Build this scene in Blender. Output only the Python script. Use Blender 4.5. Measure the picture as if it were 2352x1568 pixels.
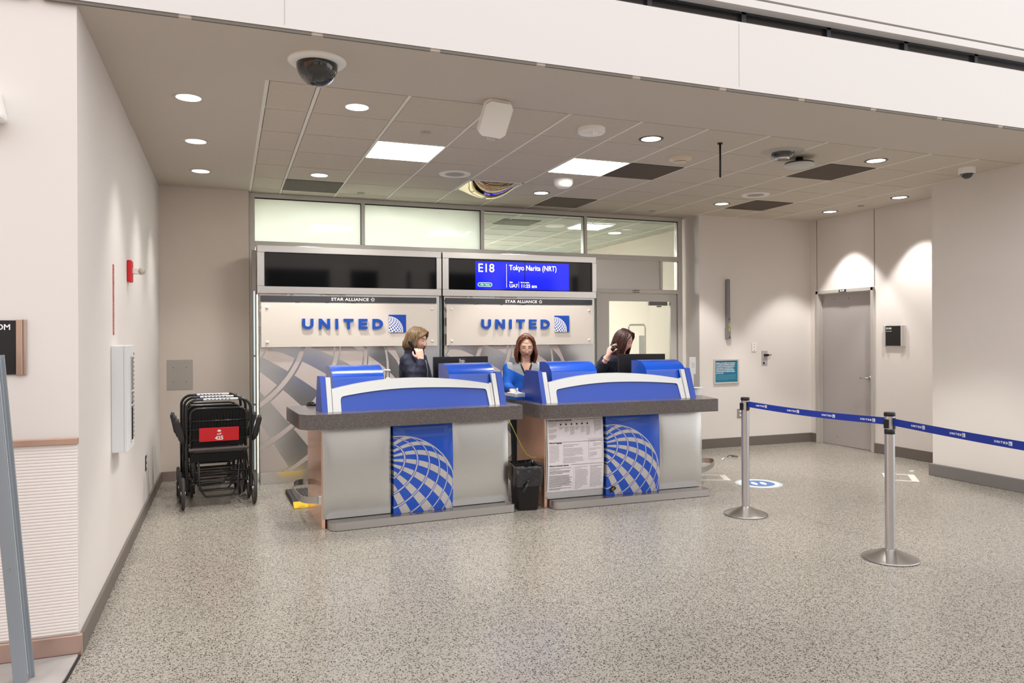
import bpy, bmesh, math, random
from mathutils import Vector, Matrix, noise

# ---------------------------------------------------------------- camera
S = bpy.context.scene
for o in list(bpy.data.objects):
    bpy.data.objects.remove(o)
YAW = math.radians(20.8)
ROLL = 0.005
cam_d = bpy.data.cameras.new('camera')
cam = bpy.data.objects.new('camera', cam_d)
S.collection.objects.link(cam)
S.camera = cam
cam_d.sensor_fit = 'HORIZONTAL'
cam_d.sensor_width = 36.0
cam_d.lens = 36.0 * 1720 / 2352
cam_d.shift_y = -12 / 2352
cam_d.clip_start = 0.05
cam_d.clip_end = 200
_f = Vector((math.sin(YAW), math.cos(YAW), 0))
_r = Vector((math.cos(YAW), -math.sin(YAW), 0))
_u = Vector((0, 0, 1))
_cr = _r * math.cos(ROLL) - _u * math.sin(ROLL)
_cu = _u * math.cos(ROLL) + _r * math.sin(ROLL)
cam.matrix_world = Matrix(((_cr.x, _cu.x, -_f.x, 0), (_cr.y, _cu.y, -_f.y, 0), (_cr.z, _cu.z, -_f.z, 1.5), (0, 0, 0, 1)))

# ---------------------------------------------------------------- exposure, world
S.view_settings.view_transform = 'Standard'
S.view_settings.look = 'None'
S.view_settings.gamma = 1.0
S.view_settings.use_curve_mapping = False
S.view_settings.exposure = 0.68
S.cycles.use_denoising = True
S.cycles.max_bounces = 8
S.cycles.diffuse_bounces = 5
S.cycles.glossy_bounces = 4
S.cycles.sample_clamp_indirect = 4.0
S.cycles.caustics_reflective = False
S.cycles.caustics_refractive = False

W = bpy.data.worlds.new('world')
S.world = W
W.use_nodes = True
nt = W.node_tree
nt.nodes.clear()
wo = nt.nodes.new('ShaderNodeOutputWorld')
bg = nt.nodes.new('ShaderNodeBackground')
tc = nt.nodes.new('ShaderNodeTexCoord')
sep = nt.nodes.new('ShaderNodeSeparateXYZ')
ramp = nt.nodes.new('ShaderNodeValToRGB')
nt.links.new(tc.outputs['Generated'], sep.inputs[0])
nt.links.new(sep.outputs['Z'], ramp.inputs[0])
ramp.color_ramp.elements[0].position = 0.0
ramp.color_ramp.elements[0].color = (1.0, 0.975, 0.985, 1)
ramp.color_ramp.elements[1].position = 0.45
ramp.color_ramp.elements[1].color = (1.0, 0.985, 0.985, 1)
nt.links.new(ramp.outputs[0], bg.inputs[0])
bg.inputs[1].default_value = 1.12
nt.links.new(bg.outputs[0], wo.inputs[0])

random.seed(7)
PI = math.pi

# ---------------------------------------------------------------- helpers
def lin(c):
    return tuple(((v / 255) / 12.92 if v / 255 <= 0.04045 else ((v / 255 + 0.055) / 1.055) ** 2.4) for v in c)

MATS = {}
def mat(name, col=(200, 200, 200), rough=0.5, metal=0.0, coat=0.0, emit=None, es=0.0, spec=0.5, bump=None, alpha=None, trans=0.0, noise_col=None):
    if name in MATS:
        return MATS[name]
    m = bpy.data.materials.new(name)
    m.use_nodes = True
    n = m.node_tree
    b = n.nodes['Principled BSDF']
    c = lin(col) + (1,)
    b.inputs['Base Color'].default_value = c
    b.inputs['Roughness'].default_value = rough
    b.inputs['Metallic'].default_value = metal
    b.inputs['Coat Weight'].default_value = coat
    b.inputs['Coat Roughness'].default_value = 0.08
    b.inputs['Specular IOR Level'].default_value = spec
    b.inputs['Transmission Weight'].default_value = trans
    if emit:
        b.inputs['Emission Color'].default_value = lin(emit) + (1,)
        b.inputs['Emission Strength'].default_value = es
    if noise_col:   # (scale xyz, amount)
        t = n.nodes.new('ShaderNodeTexCoord'); mp = n.nodes.new('ShaderNodeMapping')
        nz = n.nodes.new('ShaderNodeTexNoise'); nz.inputs['Scale'].default_value = 1.0
        nz.inputs['Detail'].default_value = 4
        mp.inputs['Scale'].default_value = noise_col[0]
        n.links.new(t.outputs['Object'], mp.inputs[0]); n.links.new(mp.outputs[0], nz.inputs['Vector'])
        mx = n.nodes.new('ShaderNodeMix'); mx.data_type = 'RGBA'; mx.blend_type = 'MULTIPLY'
        mx.inputs[0].default_value = 1.0
        mr = n.nodes.new('ShaderNodeMapRange')
        mr.inputs[3].default_value = 1 - noise_col[1]; mr.inputs[4].default_value = 1 + noise_col[1]
        n.links.new(nz.outputs[0], mr.inputs[0])
        mx.inputs[6].default_value = c
        n.links.new(mr.outputs[0], mx.inputs[7]); n.links.new(mx.outputs[2], b.inputs['Base Color'])
    if bump:        # (scale xyz, strength)
        t = n.nodes.new('ShaderNodeTexCoord'); mp = n.nodes.new('ShaderNodeMapping')
        nz = n.nodes.new('ShaderNodeTexNoise'); nz.inputs['Scale'].default_value = 1.0
        mp.inputs['Scale'].default_value = bump[0]
        bp = n.nodes.new('ShaderNodeBump'); bp.inputs['Strength'].default_value = bump[1]; bp.inputs['Distance'].default_value = 0.01
        n.links.new(t.outputs['Object'], mp.inputs[0]); n.links.new(mp.outputs[0], nz.inputs['Vector'])
        n.links.new(nz.outputs[0], bp.inputs['Height']); n.links.new(bp.outputs[0], b.inputs['Normal'])
    MATS[name] = m
    return m

class MB:
    """collects shapes into one mesh"""
    def __init__(self):
        self.bm = bmesh.new(); self.M = Matrix(); self.mi = 0
    def v(self, p):
        return self.bm.verts.new(self.M @ Vector(p))
    def face(self, vs, mi=None):
        try:
            f = self.bm.faces.new(vs)
            f.material_index = self.mi if mi is None else mi
            return f
        except ValueError:
            return None
    def box(self, x0, x1, y0, y1, z0, z1, bev=0.0, rot=None):
        C = Vector(((x0 + x1) / 2, (y0 + y1) / 2, (z0 + z1) / 2))
        h = Vector((abs(x1 - x0) / 2, abs(y1 - y0) / 2, abs(z1 - z0) / 2))
        old = self.M
        self.M = self.M @ Matrix.Translation(C) @ (rot.to_4x4() if rot is not None else Matrix())
        if bev <= 0:
            p = [self.v((sx * h.x, sy * h.y, sz * h.z)) for sx in (-1, 1) for sy in (-1, 1) for sz in (-1, 1)]
            for q in ((0, 1, 3, 2), (4, 6, 7, 5), (0, 4, 5, 1), (2, 3, 7, 6), (0, 2, 6, 4), (1, 5, 7, 3)):
                self.face([p[i] for i in q])
        else:
            tmp = bmesh.new()
            bmesh.ops.create_cube(tmp, size=2.0)
            for v in tmp.verts:
                v.co = Vector((v.co.x * h.x, v.co.y * h.y, v.co.z * h.z))
            bmesh.ops.bevel(tmp, geom=list(tmp.edges), offset=min(bev, min(h) * 0.95), segments=2, affect='EDGES', profile=0.5)
            mp = {v: self.v(v.co) for v in tmp.verts}
            for f in tmp.faces:
                self.face([mp[v] for v in f.verts])
            tmp.free()
        self.M = old
        return self
    def prism(self, poly, a0, a1, axis='z'):
        """poly: 2D points; extruded along axis from a0 to a1.  axis x: poly=(y,z); y: (x,z); z: (x,y)"""
        def P(p, a):
            return {'x': (a, p[0], p[1]), 'y': (p[0], a, p[1]), 'z': (p[0], p[1], a)}[axis]
        A = [self.v(P(p, a0)) for p in poly]; B = [self.v(P(p, a1)) for p in poly]
        n = len(poly)
        self.face(A[::-1]); self.face(B)
        for i in range(n):
            self.face([A[i], A[(i + 1) % n], B[(i + 1) % n], B[i]])
        return self
    def cyl(self, p0, p1, r0, r1=None, n=20, caps=True):
        r1 = r0 if r1 is None else r1
        p0, p1 = Vector(p0), Vector(p1)
        d = (p1 - p0).normalized()
        a = d.orthogonal().normalized(); b = d.cross(a)
        A = [self.v(p0 + (a * math.cos(t) + b * math.sin(t)) * r0) for t in [2 * PI * i / n for i in range(n)]]
        B = [self.v(p1 + (a * math.cos(t) + b * math.sin(t)) * r1) for t in [2 * PI * i / n for i in range(n)]]
        for i in range(n):
            self.face([A[i], A[(i + 1) % n], B[(i + 1) % n], B[i]])
        if caps:
            self.face(A[::-1]); self.face(B)
        return self
    def lathe(self, prof, n=32, c=(0, 0), z=0.0):
        """prof: (r, z) points revolved about vertical axis at c"""
        rings = []
        for r, h in prof:
            if r < 1e-5:
                rings.append([self.v((c[0], c[1], z + h))])
            else:
                rings.append([self.v((c[0] + r * math.cos(2 * PI * i / n), c[1] + r * math.sin(2 * PI * i / n), z + h)) for i in range(n)])
        for A, B in zip(rings, rings[1:]):
            for i in range(n):
                j = (i + 1) % n
                if len(A) == 1 and len(B) == 1: continue
                if len(A) == 1: self.face([A[0], B[j], B[i]])
                elif len(B) == 1: self.face([A[i], A[j], B[0]])
                else: self.face([A[i], A[j], B[j], B[i]])
        return self
    def tube(self, pts, r, n=10, caps=True, closed=False):
        pts = [Vector(p) for p in pts]
        rs = r if isinstance(r, (list, tuple)) else [r] * len(pts)
        m = len(pts); rings = []; up = None
        for i in range(m):
            if closed:
                t = (pts[(i + 1) % m] - pts[i - 1]).normalized()
            else:
                t = (pts[min(i + 1, m - 1)] - pts[max(i - 1, 0)]).normalized()
            if up is None: up = t.orthogonal().normalized()
            up = (up - t * up.dot(t))
            up = up.normalized() if up.length > 1e-6 else t.orthogonal().normalized()
            b = t.cross(up)
            rings.append([self.v(pts[i] + (up * math.cos(2 * PI * k / n) + b * math.sin(2 * PI * k / n)) * rs[i]) for k in range(n)])
        for i in range(m if closed else m - 1):
            A, B = rings[i], rings[(i + 1) % m]
            for k in range(n):
                self.face([A[k], A[(k + 1) % n], B[(k + 1) % n], B[k]])
        if caps and not closed:
            self.face(rings[0][::-1]); self.face(rings[-1])
        return self
    def ball(self, c, r, n=16, m=10, rot=None):
        """r: scalar or (rx,ry,rz)"""
        R = (r, r, r) if not isinstance(r, (tuple, list)) else r
        old = self.M
        self.M = self.M @ Matrix.Translation(Vector(c)) @ (rot.to_4x4() if rot is not None else Matrix())
        rows = []
        for i in range(m + 1):
            th = PI * i / m
            if i in (0, m):
                rows.append([self.v((0, 0, R[2] * math.cos(th)))])
            else:
                rows.append([self.v((R[0] * math.sin(th) * math.cos(2 * PI * k / n), R[1] * math.sin(th) * math.sin(2 * PI * k / n), R[2] * math.cos(th))) for k in range(n)])
        for A, B in zip(rows, rows[1:]):
            for k in range(n):
                j = (k + 1) % n
                if len(A) == 1: self.face([A[0], B[k], B[j]])
                elif len(B) == 1: self.face([A[k], B[0], A[j]])
                else: self.face([A[k], B[k], B[j], A[j]])
        self.M = old
        return self
    def grid(self, fn, nu, nv, thick=None):
        """surface fn(u,v)->point for u,v in 0..1"""
        V = [[self.v(fn(i / nu, j / nv)) for j in range(nv + 1)] for i in range(nu + 1)]
        for i in range(nu):
            for j in range(nv):
                self.face([V[i][j], V[i + 1][j], V[i + 1][j + 1], V[i][j + 1]])
        return self
    def add_mesh(self, me, M=None, mi=None):
        M = M or Matrix()
        vs = [self.v(M @ v.co) for v in me.vertices]
        for p in me.polygons:
            self.face([vs[i] for i in p.vertices], p.material_index if mi is None else mi)
        return self
    def build(self, name, mats, parent=None, smooth=False, loc=None, normals=True, angle=None):
        me = bpy.data.meshes.new(name)
        if normals:
            bmesh.ops.recalc_face_normals(self.bm, faces=self.bm.faces)
        self.bm.to_mesh(me); self.bm.free()
        if not isinstance(mats, (list, tuple)): mats = [mats]
        for m in mats: me.materials.append(m)
        if smooth or angle:
            for p in me.polygons: p.use_smooth = True
        o = bpy.data.objects.new(name, me)
        S.collection.objects.link(o)
        if parent is not None: o.parent = parent
        if loc is not None: o.location = loc
        if angle:
            me.set_sharp_from_angle(angle=math.radians(angle))
        return o

def thing(name, label, cat, loc=(0, 0, 0), rz=0.0, group=None):
    o = bpy.data.objects.new(name, None)
    S.collection.objects.link(o)
    o.location = loc; o.rotation_euler = (0, 0, rz); o.empty_display_size = 0.1
    o['label'] = label; o['category'] = cat
    if group: o['group'] = group
    return o

def tag(o, label=None, cat=None, group=None, kind=None):
    if label: o['label'] = label
    if cat: o['category'] = cat
    if group: o['group'] = group
    if kind: o['kind'] = kind
    return o

def struct(o):
    o['kind'] = 'structure'
    return o

def copy_tree(o, loc=None, label=None, parent=None):
    c = o.copy(); S.collection.objects.link(c)
    if parent is not None: c.parent = parent
    if loc is not None: c.location = loc
    if label: c['label'] = label
    for ch in [x for x in bpy.data.objects if x.parent == o]:
        copy_tree(ch, parent=c)
    return c

def text_mesh(s, size, ext=0.0, align='LEFT', bold=0.0, spacing=1.0, line=1.0, wx=1.0):
    cu = bpy.data.curves.new('txt', 'FONT')
    cu.body = s; cu.size = size; cu.extrude = ext; cu.align_x = align; cu.offset = bold
    cu.space_character = spacing; cu.space_line = line
    cu.resolution_u = 3
    ob = bpy.data.objects.new('txt', cu)
    S.collection.objects.link(ob)
    bpy.context.view_layer.update()
    dg = bpy.context.evaluated_depsgraph_get()
    me = bpy.data.meshes.new_from_object(ob.evaluated_get(dg))
    bpy.data.objects.remove(ob)
    if wx != 1.0:
        for v in me.vertices: v.co.x *= wx
    return me

def frame(origin, right, up):
    """matrix mapping (x right, y up, z toward viewer) onto the wall"""
    r = Vector(right).normalized(); u = Vector(up).normalized(); n = r.cross(u)
    return Matrix(((r.x, u.x, n.x, origin[0]), (r.y, u.y, n.y, origin[1]), (r.z, u.z, n.z, origin[2]), (0, 0, 0, 1)))

def front(x, y, z):      # faces the camera side (-Y)
    return frame((x, y, z), (1, 0, 0), (0, 0, 1))

def tree_mat_helpers(n):
    def M(op, a, b=None, c=None):
        nd = n.nodes.new('ShaderNodeMath'); nd.operation = op
        for i, q in enumerate((a, b, c)):
            if q is None: continue
            if isinstance(q, (int, float)): nd.inputs[i].default_value = q
            else: n.links.new(q, nd.inputs[i])
        return nd.outputs[0]
    return M

def globe_nodes(n, cx, cz, R, pole=(-0.32, 0.60), dpar=12.6, dmer=21.0, off=11.9):
    """mask outputs of a globe drawn on the object's own X/Z plane: inside, band, ring distance"""
    M = tree_mat_helpers(n)
    t = n.nodes.new('ShaderNodeTexCoord'); s = n.nodes.new('ShaderNodeSeparateXYZ')
    n.links.new(t.outputs['Object'], s.inputs[0])
    a = M('DIVIDE', M('SUBTRACT', s.outputs[0], cx), R)
    b = M('DIVIDE', M('SUBTRACT', s.outputs[2], cz), R)
    r2 = M('ADD', M('MULTIPLY', a, a), M('MULTIPLY', b, b))
    inside = M('LESS_THAN', r2, 1.0)
    c = M('SQRT', M('MAXIMUM', M('SUBTRACT', 1.0, r2), 0.0))
    px, py = pole; pz = math.sqrt(1 - px * px - py * py)
    P = Vector((px, py, pz))
    E1 = P.cross(Vector((0, 0, 1))).normalized(); E2 = P.cross(E1).normalized()
    def dot(V):
        return M('ADD', M('ADD', M('MULTIPLY', a, V.x), M('MULTIPLY', b, V.y)), M('MULTIPLY', c, V.z))
    colat = M('MULTIPLY', M('ARCCOSINE', M('MINIMUM', M('MAXIMUM', dot(P), -1.0), 1.0)), 180 / PI)
    lon = M('MULTIPLY', M('ARCTAN2', dot(E2), dot(E1)), 180 / PI)
    fr = M('FRACT', M('DIVIDE', M('ADD', colat, 720.2 + (-off) - 720.2 + dpar * 50), dpar))      # 0..1 between rings
    ring = M('MULTIPLY', M('ABSOLUTE', M('SUBTRACT', fr, 0.5)), 2.0)   # 1 at ring centre
    mf = M('FRACT', M('DIVIDE', M('ADD', lon, 720), dmer))
    mer = M('MULTIPLY', M('ABSOLUTE', M('SUBTRACT', mf, 0.5)), 2.0)
    return inside, ring, mer, r2, M

# ---------------------------------------------------------------- materials
WHITE_P = mat('wall_paint', (232, 226, 222), 0.55, bump=((60, 60, 60), 0.02))
FASCIA_P = mat('fascia_paint', (226, 222, 220), 0.5)
CEIL_P = mat('ceiling_paint', (207, 198, 187), 0.7)
STEEL = mat('brushed_steel', (206, 206, 204), 0.27, 1.0, bump=((4, 4, 700), 0.012), noise_col=((1.2, 1.2, 1.2), 0.06))
STEEL_H = mat('brushed_steel_fine', (222, 219, 215), 0.22, 1.0, bump=((3, 3, 600), 0.012))
STEEL_S = mat('satin_steel', (190, 188, 186), 0.35, 1.0)
ALU = mat('anodised_aluminium', (208, 204, 200), 0.4, 0.3)
CHROME = mat('polished_metal', (215, 215, 215), 0.12, 1.0)
BLUE = mat('blue_gloss', (0, 74, 188), 0.25, coat=0.6)
BLUE_D = mat('blue_satin', (8, 62, 166), 0.38, coat=0.3)
OFFWH = mat('offwhite_laminate', (200, 201, 200), 0.3, 0.35)
BLACK = mat('black_plastic', (16, 16, 17), 0.4)
BLACK_M = mat('black_matte', (12, 12, 12), 0.75)
BLACK_G = mat('black_gloss', (8, 8, 9), 0.06, spec=0.5)
DARKG = mat('dark_grey_strip', (58, 58, 62), 0.45)
WHITE_PL = mat('white_plastic', (246, 244, 241), 0.35)
WHITE_TX = mat('white_lettering', (245, 245, 245), 0.5)
RUBBER = mat('rubber', (34, 33, 33), 0.7)
GREY_PL = mat('grey_plastic', (150, 148, 147), 0.5)
RED = mat('red_plastic', (206, 18, 32), 0.4)
# ================================================================ THE SETTING
CZ = 3.09
# floor: speckled terrazzo
def terrazzo():
    m = bpy.data.materials.new('terrazzo'); m.use_nodes = True
    n = m.node_tree; b = n.nodes['Principled BSDF']; M = tree_mat_helpers(n)
    t = n.nodes.new('ShaderNodeTexCoord')
    def vor(scale, off=0.0):
        mp = n.nodes.new('ShaderNodeMapping'); mp.inputs['Location'].default_value = (off, off * .7, 0)
        n.links.new(t.outputs['Object'], mp.inputs[0])
        v = n.nodes.new('ShaderNodeTexVoronoi'); v.inputs['Scale'].default_value = scale
        n.links.new(mp.outputs[0], v.inputs['Vector']); return v
    v1 = vor(125); v2 = vor(85, 3.1); v3 = vor(190, 7.7)
    def chip(v, frac, size):
        s = n.nodes.new('ShaderNodeSeparateColor'); n.links.new(v.outputs['Color'], s.inputs[0])
        return M('MULTIPLY', M('LESS_THAN', s.outputs[0], frac), M('LESS_THAN', v.outputs['Distance'], size)), s
    dark, s1 = chip(v1, 0.34, 0.45)
    dark2, s2 = chip(v2, 0.16, 0.38)
    light, s3 = chip(v3, 0.35, 0.5)
    nz = n.nodes.new('ShaderNodeTexNoise'); nz.inputs['Scale'].default_value = 1.3; nz.inputs['Detail'].default_value = 3
    n.links.new(t.outputs['Object'], nz.inputs['Vector'])
    def mix(f, A, B):
        x = n.nodes.new('ShaderNodeMix'); x.data_type = 'RGBA'
        n.links.new(f, x.inputs[0])
        for i, q in ((6, A), (7, B)):
            if isinstance(q, tuple): x.inputs[i].default_value = q
            else: n.links.new(q, x.inputs[i])
        return x.outputs[2]
    base = mix(nz.outputs[0], lin((150, 146, 134)) + (1,), lin((156, 148, 140)) + (1,))
    c = mix(light, base, lin((186, 182, 172)) + (1,))
    c = mix(dark2, c, lin((104, 98, 86)) + (1,))
    c = mix(dark, c, lin((38, 35, 33)) + (1,))
    n.links.new(c, b.inputs['Base Color'])
    b.inputs['Roughness'].default_value = 0.24
    b.inputs['Specular IOR Level'].default_value = 0.42
    return m
TERR = terrazzo()
f = MB(); f.box(-9, 14, -13, 13, -0.1, 0.0)
struct(f.build('floor', TERR))

# walls of the recess (alcove)
w = MB(); w.box(-4.2, -0.665, 4.07, 8.8, 0, 3.40)
struct(w.build('wall_left', WHITE_P))
w = MB(); w.box(-0.665, 0.222, 8.60, 8.85, 0, CZ)
struct(w.build('wall_back_left', mat('wall_paint_warm', (220, 208, 198), 0.6)))
w = MB(); w.box(5.83, 7.68, 8.37, 8.8, 0, CZ)
struct(w.build('wall_back_right', WHITE_P))
w = MB()      # recess wall with the door opening (faces -X)
w.box(7.68, 7.9, 5.87, 7.262, 0, CZ); w.box(7.68, 7.9, 8.24, 8.8, 0, CZ); w.box(7.68, 7.9, 7.262, 8.24, 2.10, CZ)
w.box(7.74, 7.9, 7.262, 8.24, 0, 2.10)
struct(w.build('wall_recess', WHITE_P))
t_ = MB(); t_.box(7.676, 7.682, 7.247, 7.252, 2.12, CZ); t_.box(7.676, 7.682, 8.238, 8.243, 2.12, CZ)
struct(t_.build('trim_1', mat('groove', (120, 112, 104), 0.7)))
w = MB(); w.box(7.02, 9.0, 4.04, 5.87, 0, 3.4)
struct(w.build('wall_right', WHITE_P))

# baseboards
BBG = mat('baseboard_grey', (112, 104, 98), 0.5)
BBM = mat('baseboard_metal', (176, 160, 152), 0.38, 0.85)
b_ = MB(); b_.box(-0.665, -0.648, 4.07, 8.6, 0, 0.10, 0.003); struct(b_.build('baseboard_left', BBG))
b_ = MB(); b_.box(-0.648, 0.222, 8.585, 8.6, 0, 0.105, 0.003); struct(b_.build('baseboard_back_left', BBM))
b_ = MB(); b_.box(5.815, 5.83, 8.36, 8.71, 0, 0.125, .003); b_.box(5.815, 7.68, 8.355, 8.37, 0, 0.125, .003); struct(b_.build('baseboard_back_right', BBG))
b_ = MB(); b_.box(7.665, 7.68, 8.24, 8.355, 0, 0.125, .003); b_.box(7.665, 7.68, 5.87, 7.25, 0, 0.125, .003); struct(b_.build('baseboard_recess', BBG))
b_ = MB(); b_.box(6.985, 7.02, 4.04, 5.895, 0, 0.125, .004); b_.box(7.0, 7.68, 5.87, 5.9, 0, 0.125, .004); struct(b_.build('baseboard_right', mat('baseboard_dark', (118, 114, 112), 0.45)))

# front face of the left wall: ribbed lower panel, rail, metal base
RIB = mat('ribbed_panel', (242, 236, 232), 0.45)
m_ = MB()
z = 0.105
while z < 0.99:
    m_.box(-3.5, -0.668, 4.058, 4.07, z, z + 0.0115, 0.003); z += 0.0145
m_.box(-3.5, -0.668, 4.062, 4.07, 0.1, 1.0)
struct(m_.build('trim_2', RIB))
m_ = MB(); m_.box(-3.5, -0.665, 4.045, 4.07, 1.0, 1.03, 0.003); struct(m_.build('trim_3', mat('copper_rail', (205, 170, 150), 0.4, 0.6)))
m_ = MB(); m_.box(-3.5, -0.65, 4.04, 4.07, 0.0, 0.1, 0.004); struct(m_.build('baseboard_front', mat('baseboard_copper', (200, 172, 160), 0.35, 0.8)))

# right back return wall (side face seen right of the storefront)
# fascia, clerestory strip and the wall above
w = MB()
w.box(-4.2, 9.5, 4.04, 4.30, CZ + 0.012, 3.545)
struct(w.build('wall_fascia', FASCIA_P))
g_ = MB()
for xx in (0.284, 3.13, 6.2): g_.box(xx - .0015, xx + .0015, 4.0385, 4.045, CZ + .03, 3.53)
struct(g_.build('trim_4', mat('seam', (190, 185, 180), 0.6)))
g_ = MB()
x = -4.0
while x < 9.4:
    g_.box(x, x + 0.58, 4.045, 4.06, CZ - 0.004, CZ + 0.012); x += 0.64
struct(g_.build('trim_5', mat('reveal_bead', (120, 114, 106), 0.6)))
w = MB(); w.box(-4.2, 9.5, 4.02, 4.30, 3.645, 3.695); w.box(-4.2, 9.5, 4.05, 4.3, 3.695, 3.71); w.box(-4.2, 9.5, 4.02, 4.3, 3.71, 7.0)
struct(w.build('wall_upper', FASCIA_P))
m_ = MB()
m_.box(-4.2, 9.5, 4.046, 4.05, 3.6955, 3.709)
struct(m_.build('trim_6', mat('groove_dark', (150, 140, 132), 0.7)))
m_ = MB(); x = -4.0
while x < 9.4:
    m_.box(x, x + 0.035, 4.10, 4.16, 3.545, 3.645); x += 0.72
m_.box(-4.2, 9.5, 4.10, 4.16, 3.63, 3.645)
wn = m_.build('window_1', mat('dark_frame', (40, 44, 52), 0.4)); struct(wn)
p_ = MB(); p_.box(-4.2, 9.5, 4.125, 4.135, 3.545, 3.645)
p_.build('pane', mat('dark_glass', (52, 48, 46), 0.08, spec=0.8), wn)

# ceiling: plaster border, tiles, grid bars
TILE = mat('ceiling_tile', (208, 198, 184), 0.9, bump=((160, 160, 160), 0.12), noise_col=((22, 30, 10), 0.05))
BAR = mat('ceiling_bar', (240, 236, 226), 0.6)
SHAD = mat('tile_gap_shade', (70, 64, 56), 0.9)
PX, PY, X0, Y0 = 0.585, 0.593, 0.55, 4.86
c_ = MB()
c_.mi = 0
c_.box(-0.665, 7.05, 4.05, Y0, CZ, CZ + .12); c_.box(-0.665, 0.225, Y0, 8.75, CZ, CZ + .12)
c_.box(6.985, 7.9, Y0, 8.8, CZ, CZ + .12)
c_.mi = 1
c_.box(0.225, 6.985, Y0, 9.0, CZ + 0.011, CZ + 0.12)          # dark sheet behind the tiles, gap shade put into its colour
struct(c_.build('ceiling', [CEIL_P, SHAD]))
c_ = MB(); c_.mi = 0
xs = [0.237] + [X0 + PX * k for k in range(12)]
ys = [Y0] + [Y0 + PY * k for k in range(1, 7)] + [8.72]
VENTS = {(9, 1), (10, 4), (1, 5), (6, 5), (6, 2)}
TROFF = {(2, 2), (5, 2)}
MIRR = {(4, 4)}
for i in range(len(xs) - 1):
    for j in range(len(ys) - 1):
        if (i, j) in VENTS or (i, j) in TROFF or (i, j) in MIRR: continue
        c_.box(xs[i] + .0165, xs[i + 1] - .0165, ys[j] + .007, ys[j + 1] - .007, CZ - 0.001, CZ + .02)
struct(c_.build('ceiling.001', TILE))
c_ = MB()
for x in xs: c_.box(x - .012, x + .012, Y0, 8.72, CZ - .002, CZ + .012)
for y in ys[1:-1]: c_.box(.237, 6.985, y - .003, y + .003, CZ + .001, CZ + .011)
struct(c_.build('ceiling.002', BAR))

# ---- ceiling equipment
VENTM = mat('vent_mesh', (88, 76, 66), 0.8, bump=((300, 300, 10), 0.2))
def cell(i, j): return xs[i], xs[i + 1], ys[j], ys[j + 1]
VL = {(9, 1): 'dark brown return air panel, nearest one, right of the downlight over the belt barrier',
      (10, 4): 'dark brown return air panel in front of the right back wall',
      (1, 5): 'dark brown return air panel above the frosted window, leftmost',
      (6, 5): 'dark brown return air panel above the clear back room window',
      (6, 2): 'dark brown return air panel directly beside the right lit ceiling panel'}
first = None
for key in sorted(VENTS):
    a, b, c, d = cell(*key)
    t = thing('air_return_panel', VL[key], 'vent', ((a + b) / 2, (c + d) / 2, CZ), group='brown return air panels in the ceiling')
    v = MB(); hx, hy = (b - a) / 2 - .01, (d - c) / 2 - .01
    v.box(-hx, hx, -hy, hy, -.002, .01); v.build('mesh_panel', VENTM, t)
    v = MB(); v.box(-hx - .004, hx + .004, -hy - .004, -hy, -.003, .01); v.box(-hx - .004, hx + .004, hy, hy + .004, -.003, .01)
    v.box(-hx - .004, -hx, -hy, hy, -.003, .01); v.box(hx, hx + .004, -hy, hy, -.003, .01); v.build('frame', mat('vent_rim', (60, 52, 45), 0.7), t)
LAMP_E = mat('troffer_glow', (255, 255, 255), 0.5, emit=(255, 251, 242), es=20)
for key, lb in (((2, 2), 'square lit ceiling panel, left of the two'), ((5, 2), 'square lit ceiling panel beside the brown return air panel')):
    a, b, c, d = cell(*key)
    t = thing('ceiling_light_panel', lb, 'light', ((a + b) / 2, (c + d) / 2, CZ), group='lit square panels in the ceiling')
    hx, hy = (b - a) / 2 - .012, (d - c) / 2 - .008
    v = MB(); v.box(-hx, hx, -hy, hy, -.004, .01); v.build('diffuser', LAMP_E, t)
    v = MB(); v.box(-hx - .01, hx + .01, -hy - .006, -hy, -.006, .012); v.box(-hx - .01, hx + .01, hy, hy + .006, -.006, .012); v.box(-hx - .01, -hx, -hy, hy, -.006, .012); v.box(hx, hx + .01, -hy, hy, -.006, .012)
    v.build('frame', WHITE_PL, t)

DL_E = mat('downlight_glow', (255, 255, 255), 0.4, emit=(255, 248, 240), es=2.6)
DLR = mat('downlight_rim', (70, 64, 58), 0.35, 0.5)
DLW = mat('downlight_trim', (205, 198, 188), 0.5)
DLS = [(-.234, 5.39, 'recessed round downlight by the left wall, nearest of three'), (-.232, 6.57, 'recessed round downlight by the left wall, middle of three'),
       (-.232, 7.73, 'recessed round downlight by the left wall, farthest of three'), (.845, 5.22, 'recessed round downlight behind the large dome camera'),
       (3.21, 5.26, 'recessed round downlight left of the hanging black rod'), (5.555, 5.22, 'recessed round downlight in front of the brown panel, near right'),
       (.85, 7.54, 'small cream downlight above the left frosted window pane'), (3.265, 7.66, 'small downlight beside the convex mirror above the second unit'),
       (5.6, 7.57, 'recessed downlight in front of the right back wall'), (7.29, 7.59, 'recessed downlight over the grey door'),
       (7.305, 6.53, 'recessed downlight over the black room sign')]
for x, y, lb in DLS:
    t = thing('downlight', lb, 'light', (x, y, CZ), group='round recessed downlights')
    v = MB(); v.lathe([(.078, -.003), (.092, -.006), (.102, -.001), (.102, .004)], 32); v.build('trim_ring', DLR if x > 1 else DLW, t, smooth=True)
    v = MB(); v.lathe([(0, -.004), (.079, -.003)], 32); v.build('lens', DL_E, t)
    ld = bpy.data.lights.new('downlight_lamp', 'SPOT'); ld.energy = 42 if x < 0 else (80 if x > 7 else 85); ld.spot_size = math.radians(78); ld.spot_blend = 0.35 if x > 0 else 0.9
    ld.color = (1.0, .965, .92); ld.shadow_soft_size = .04
    lo = bpy.data.objects.new('lamp', ld); S.collection.objects.link(lo); lo.parent = t; lo.location = (0, 0, -.02)

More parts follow.
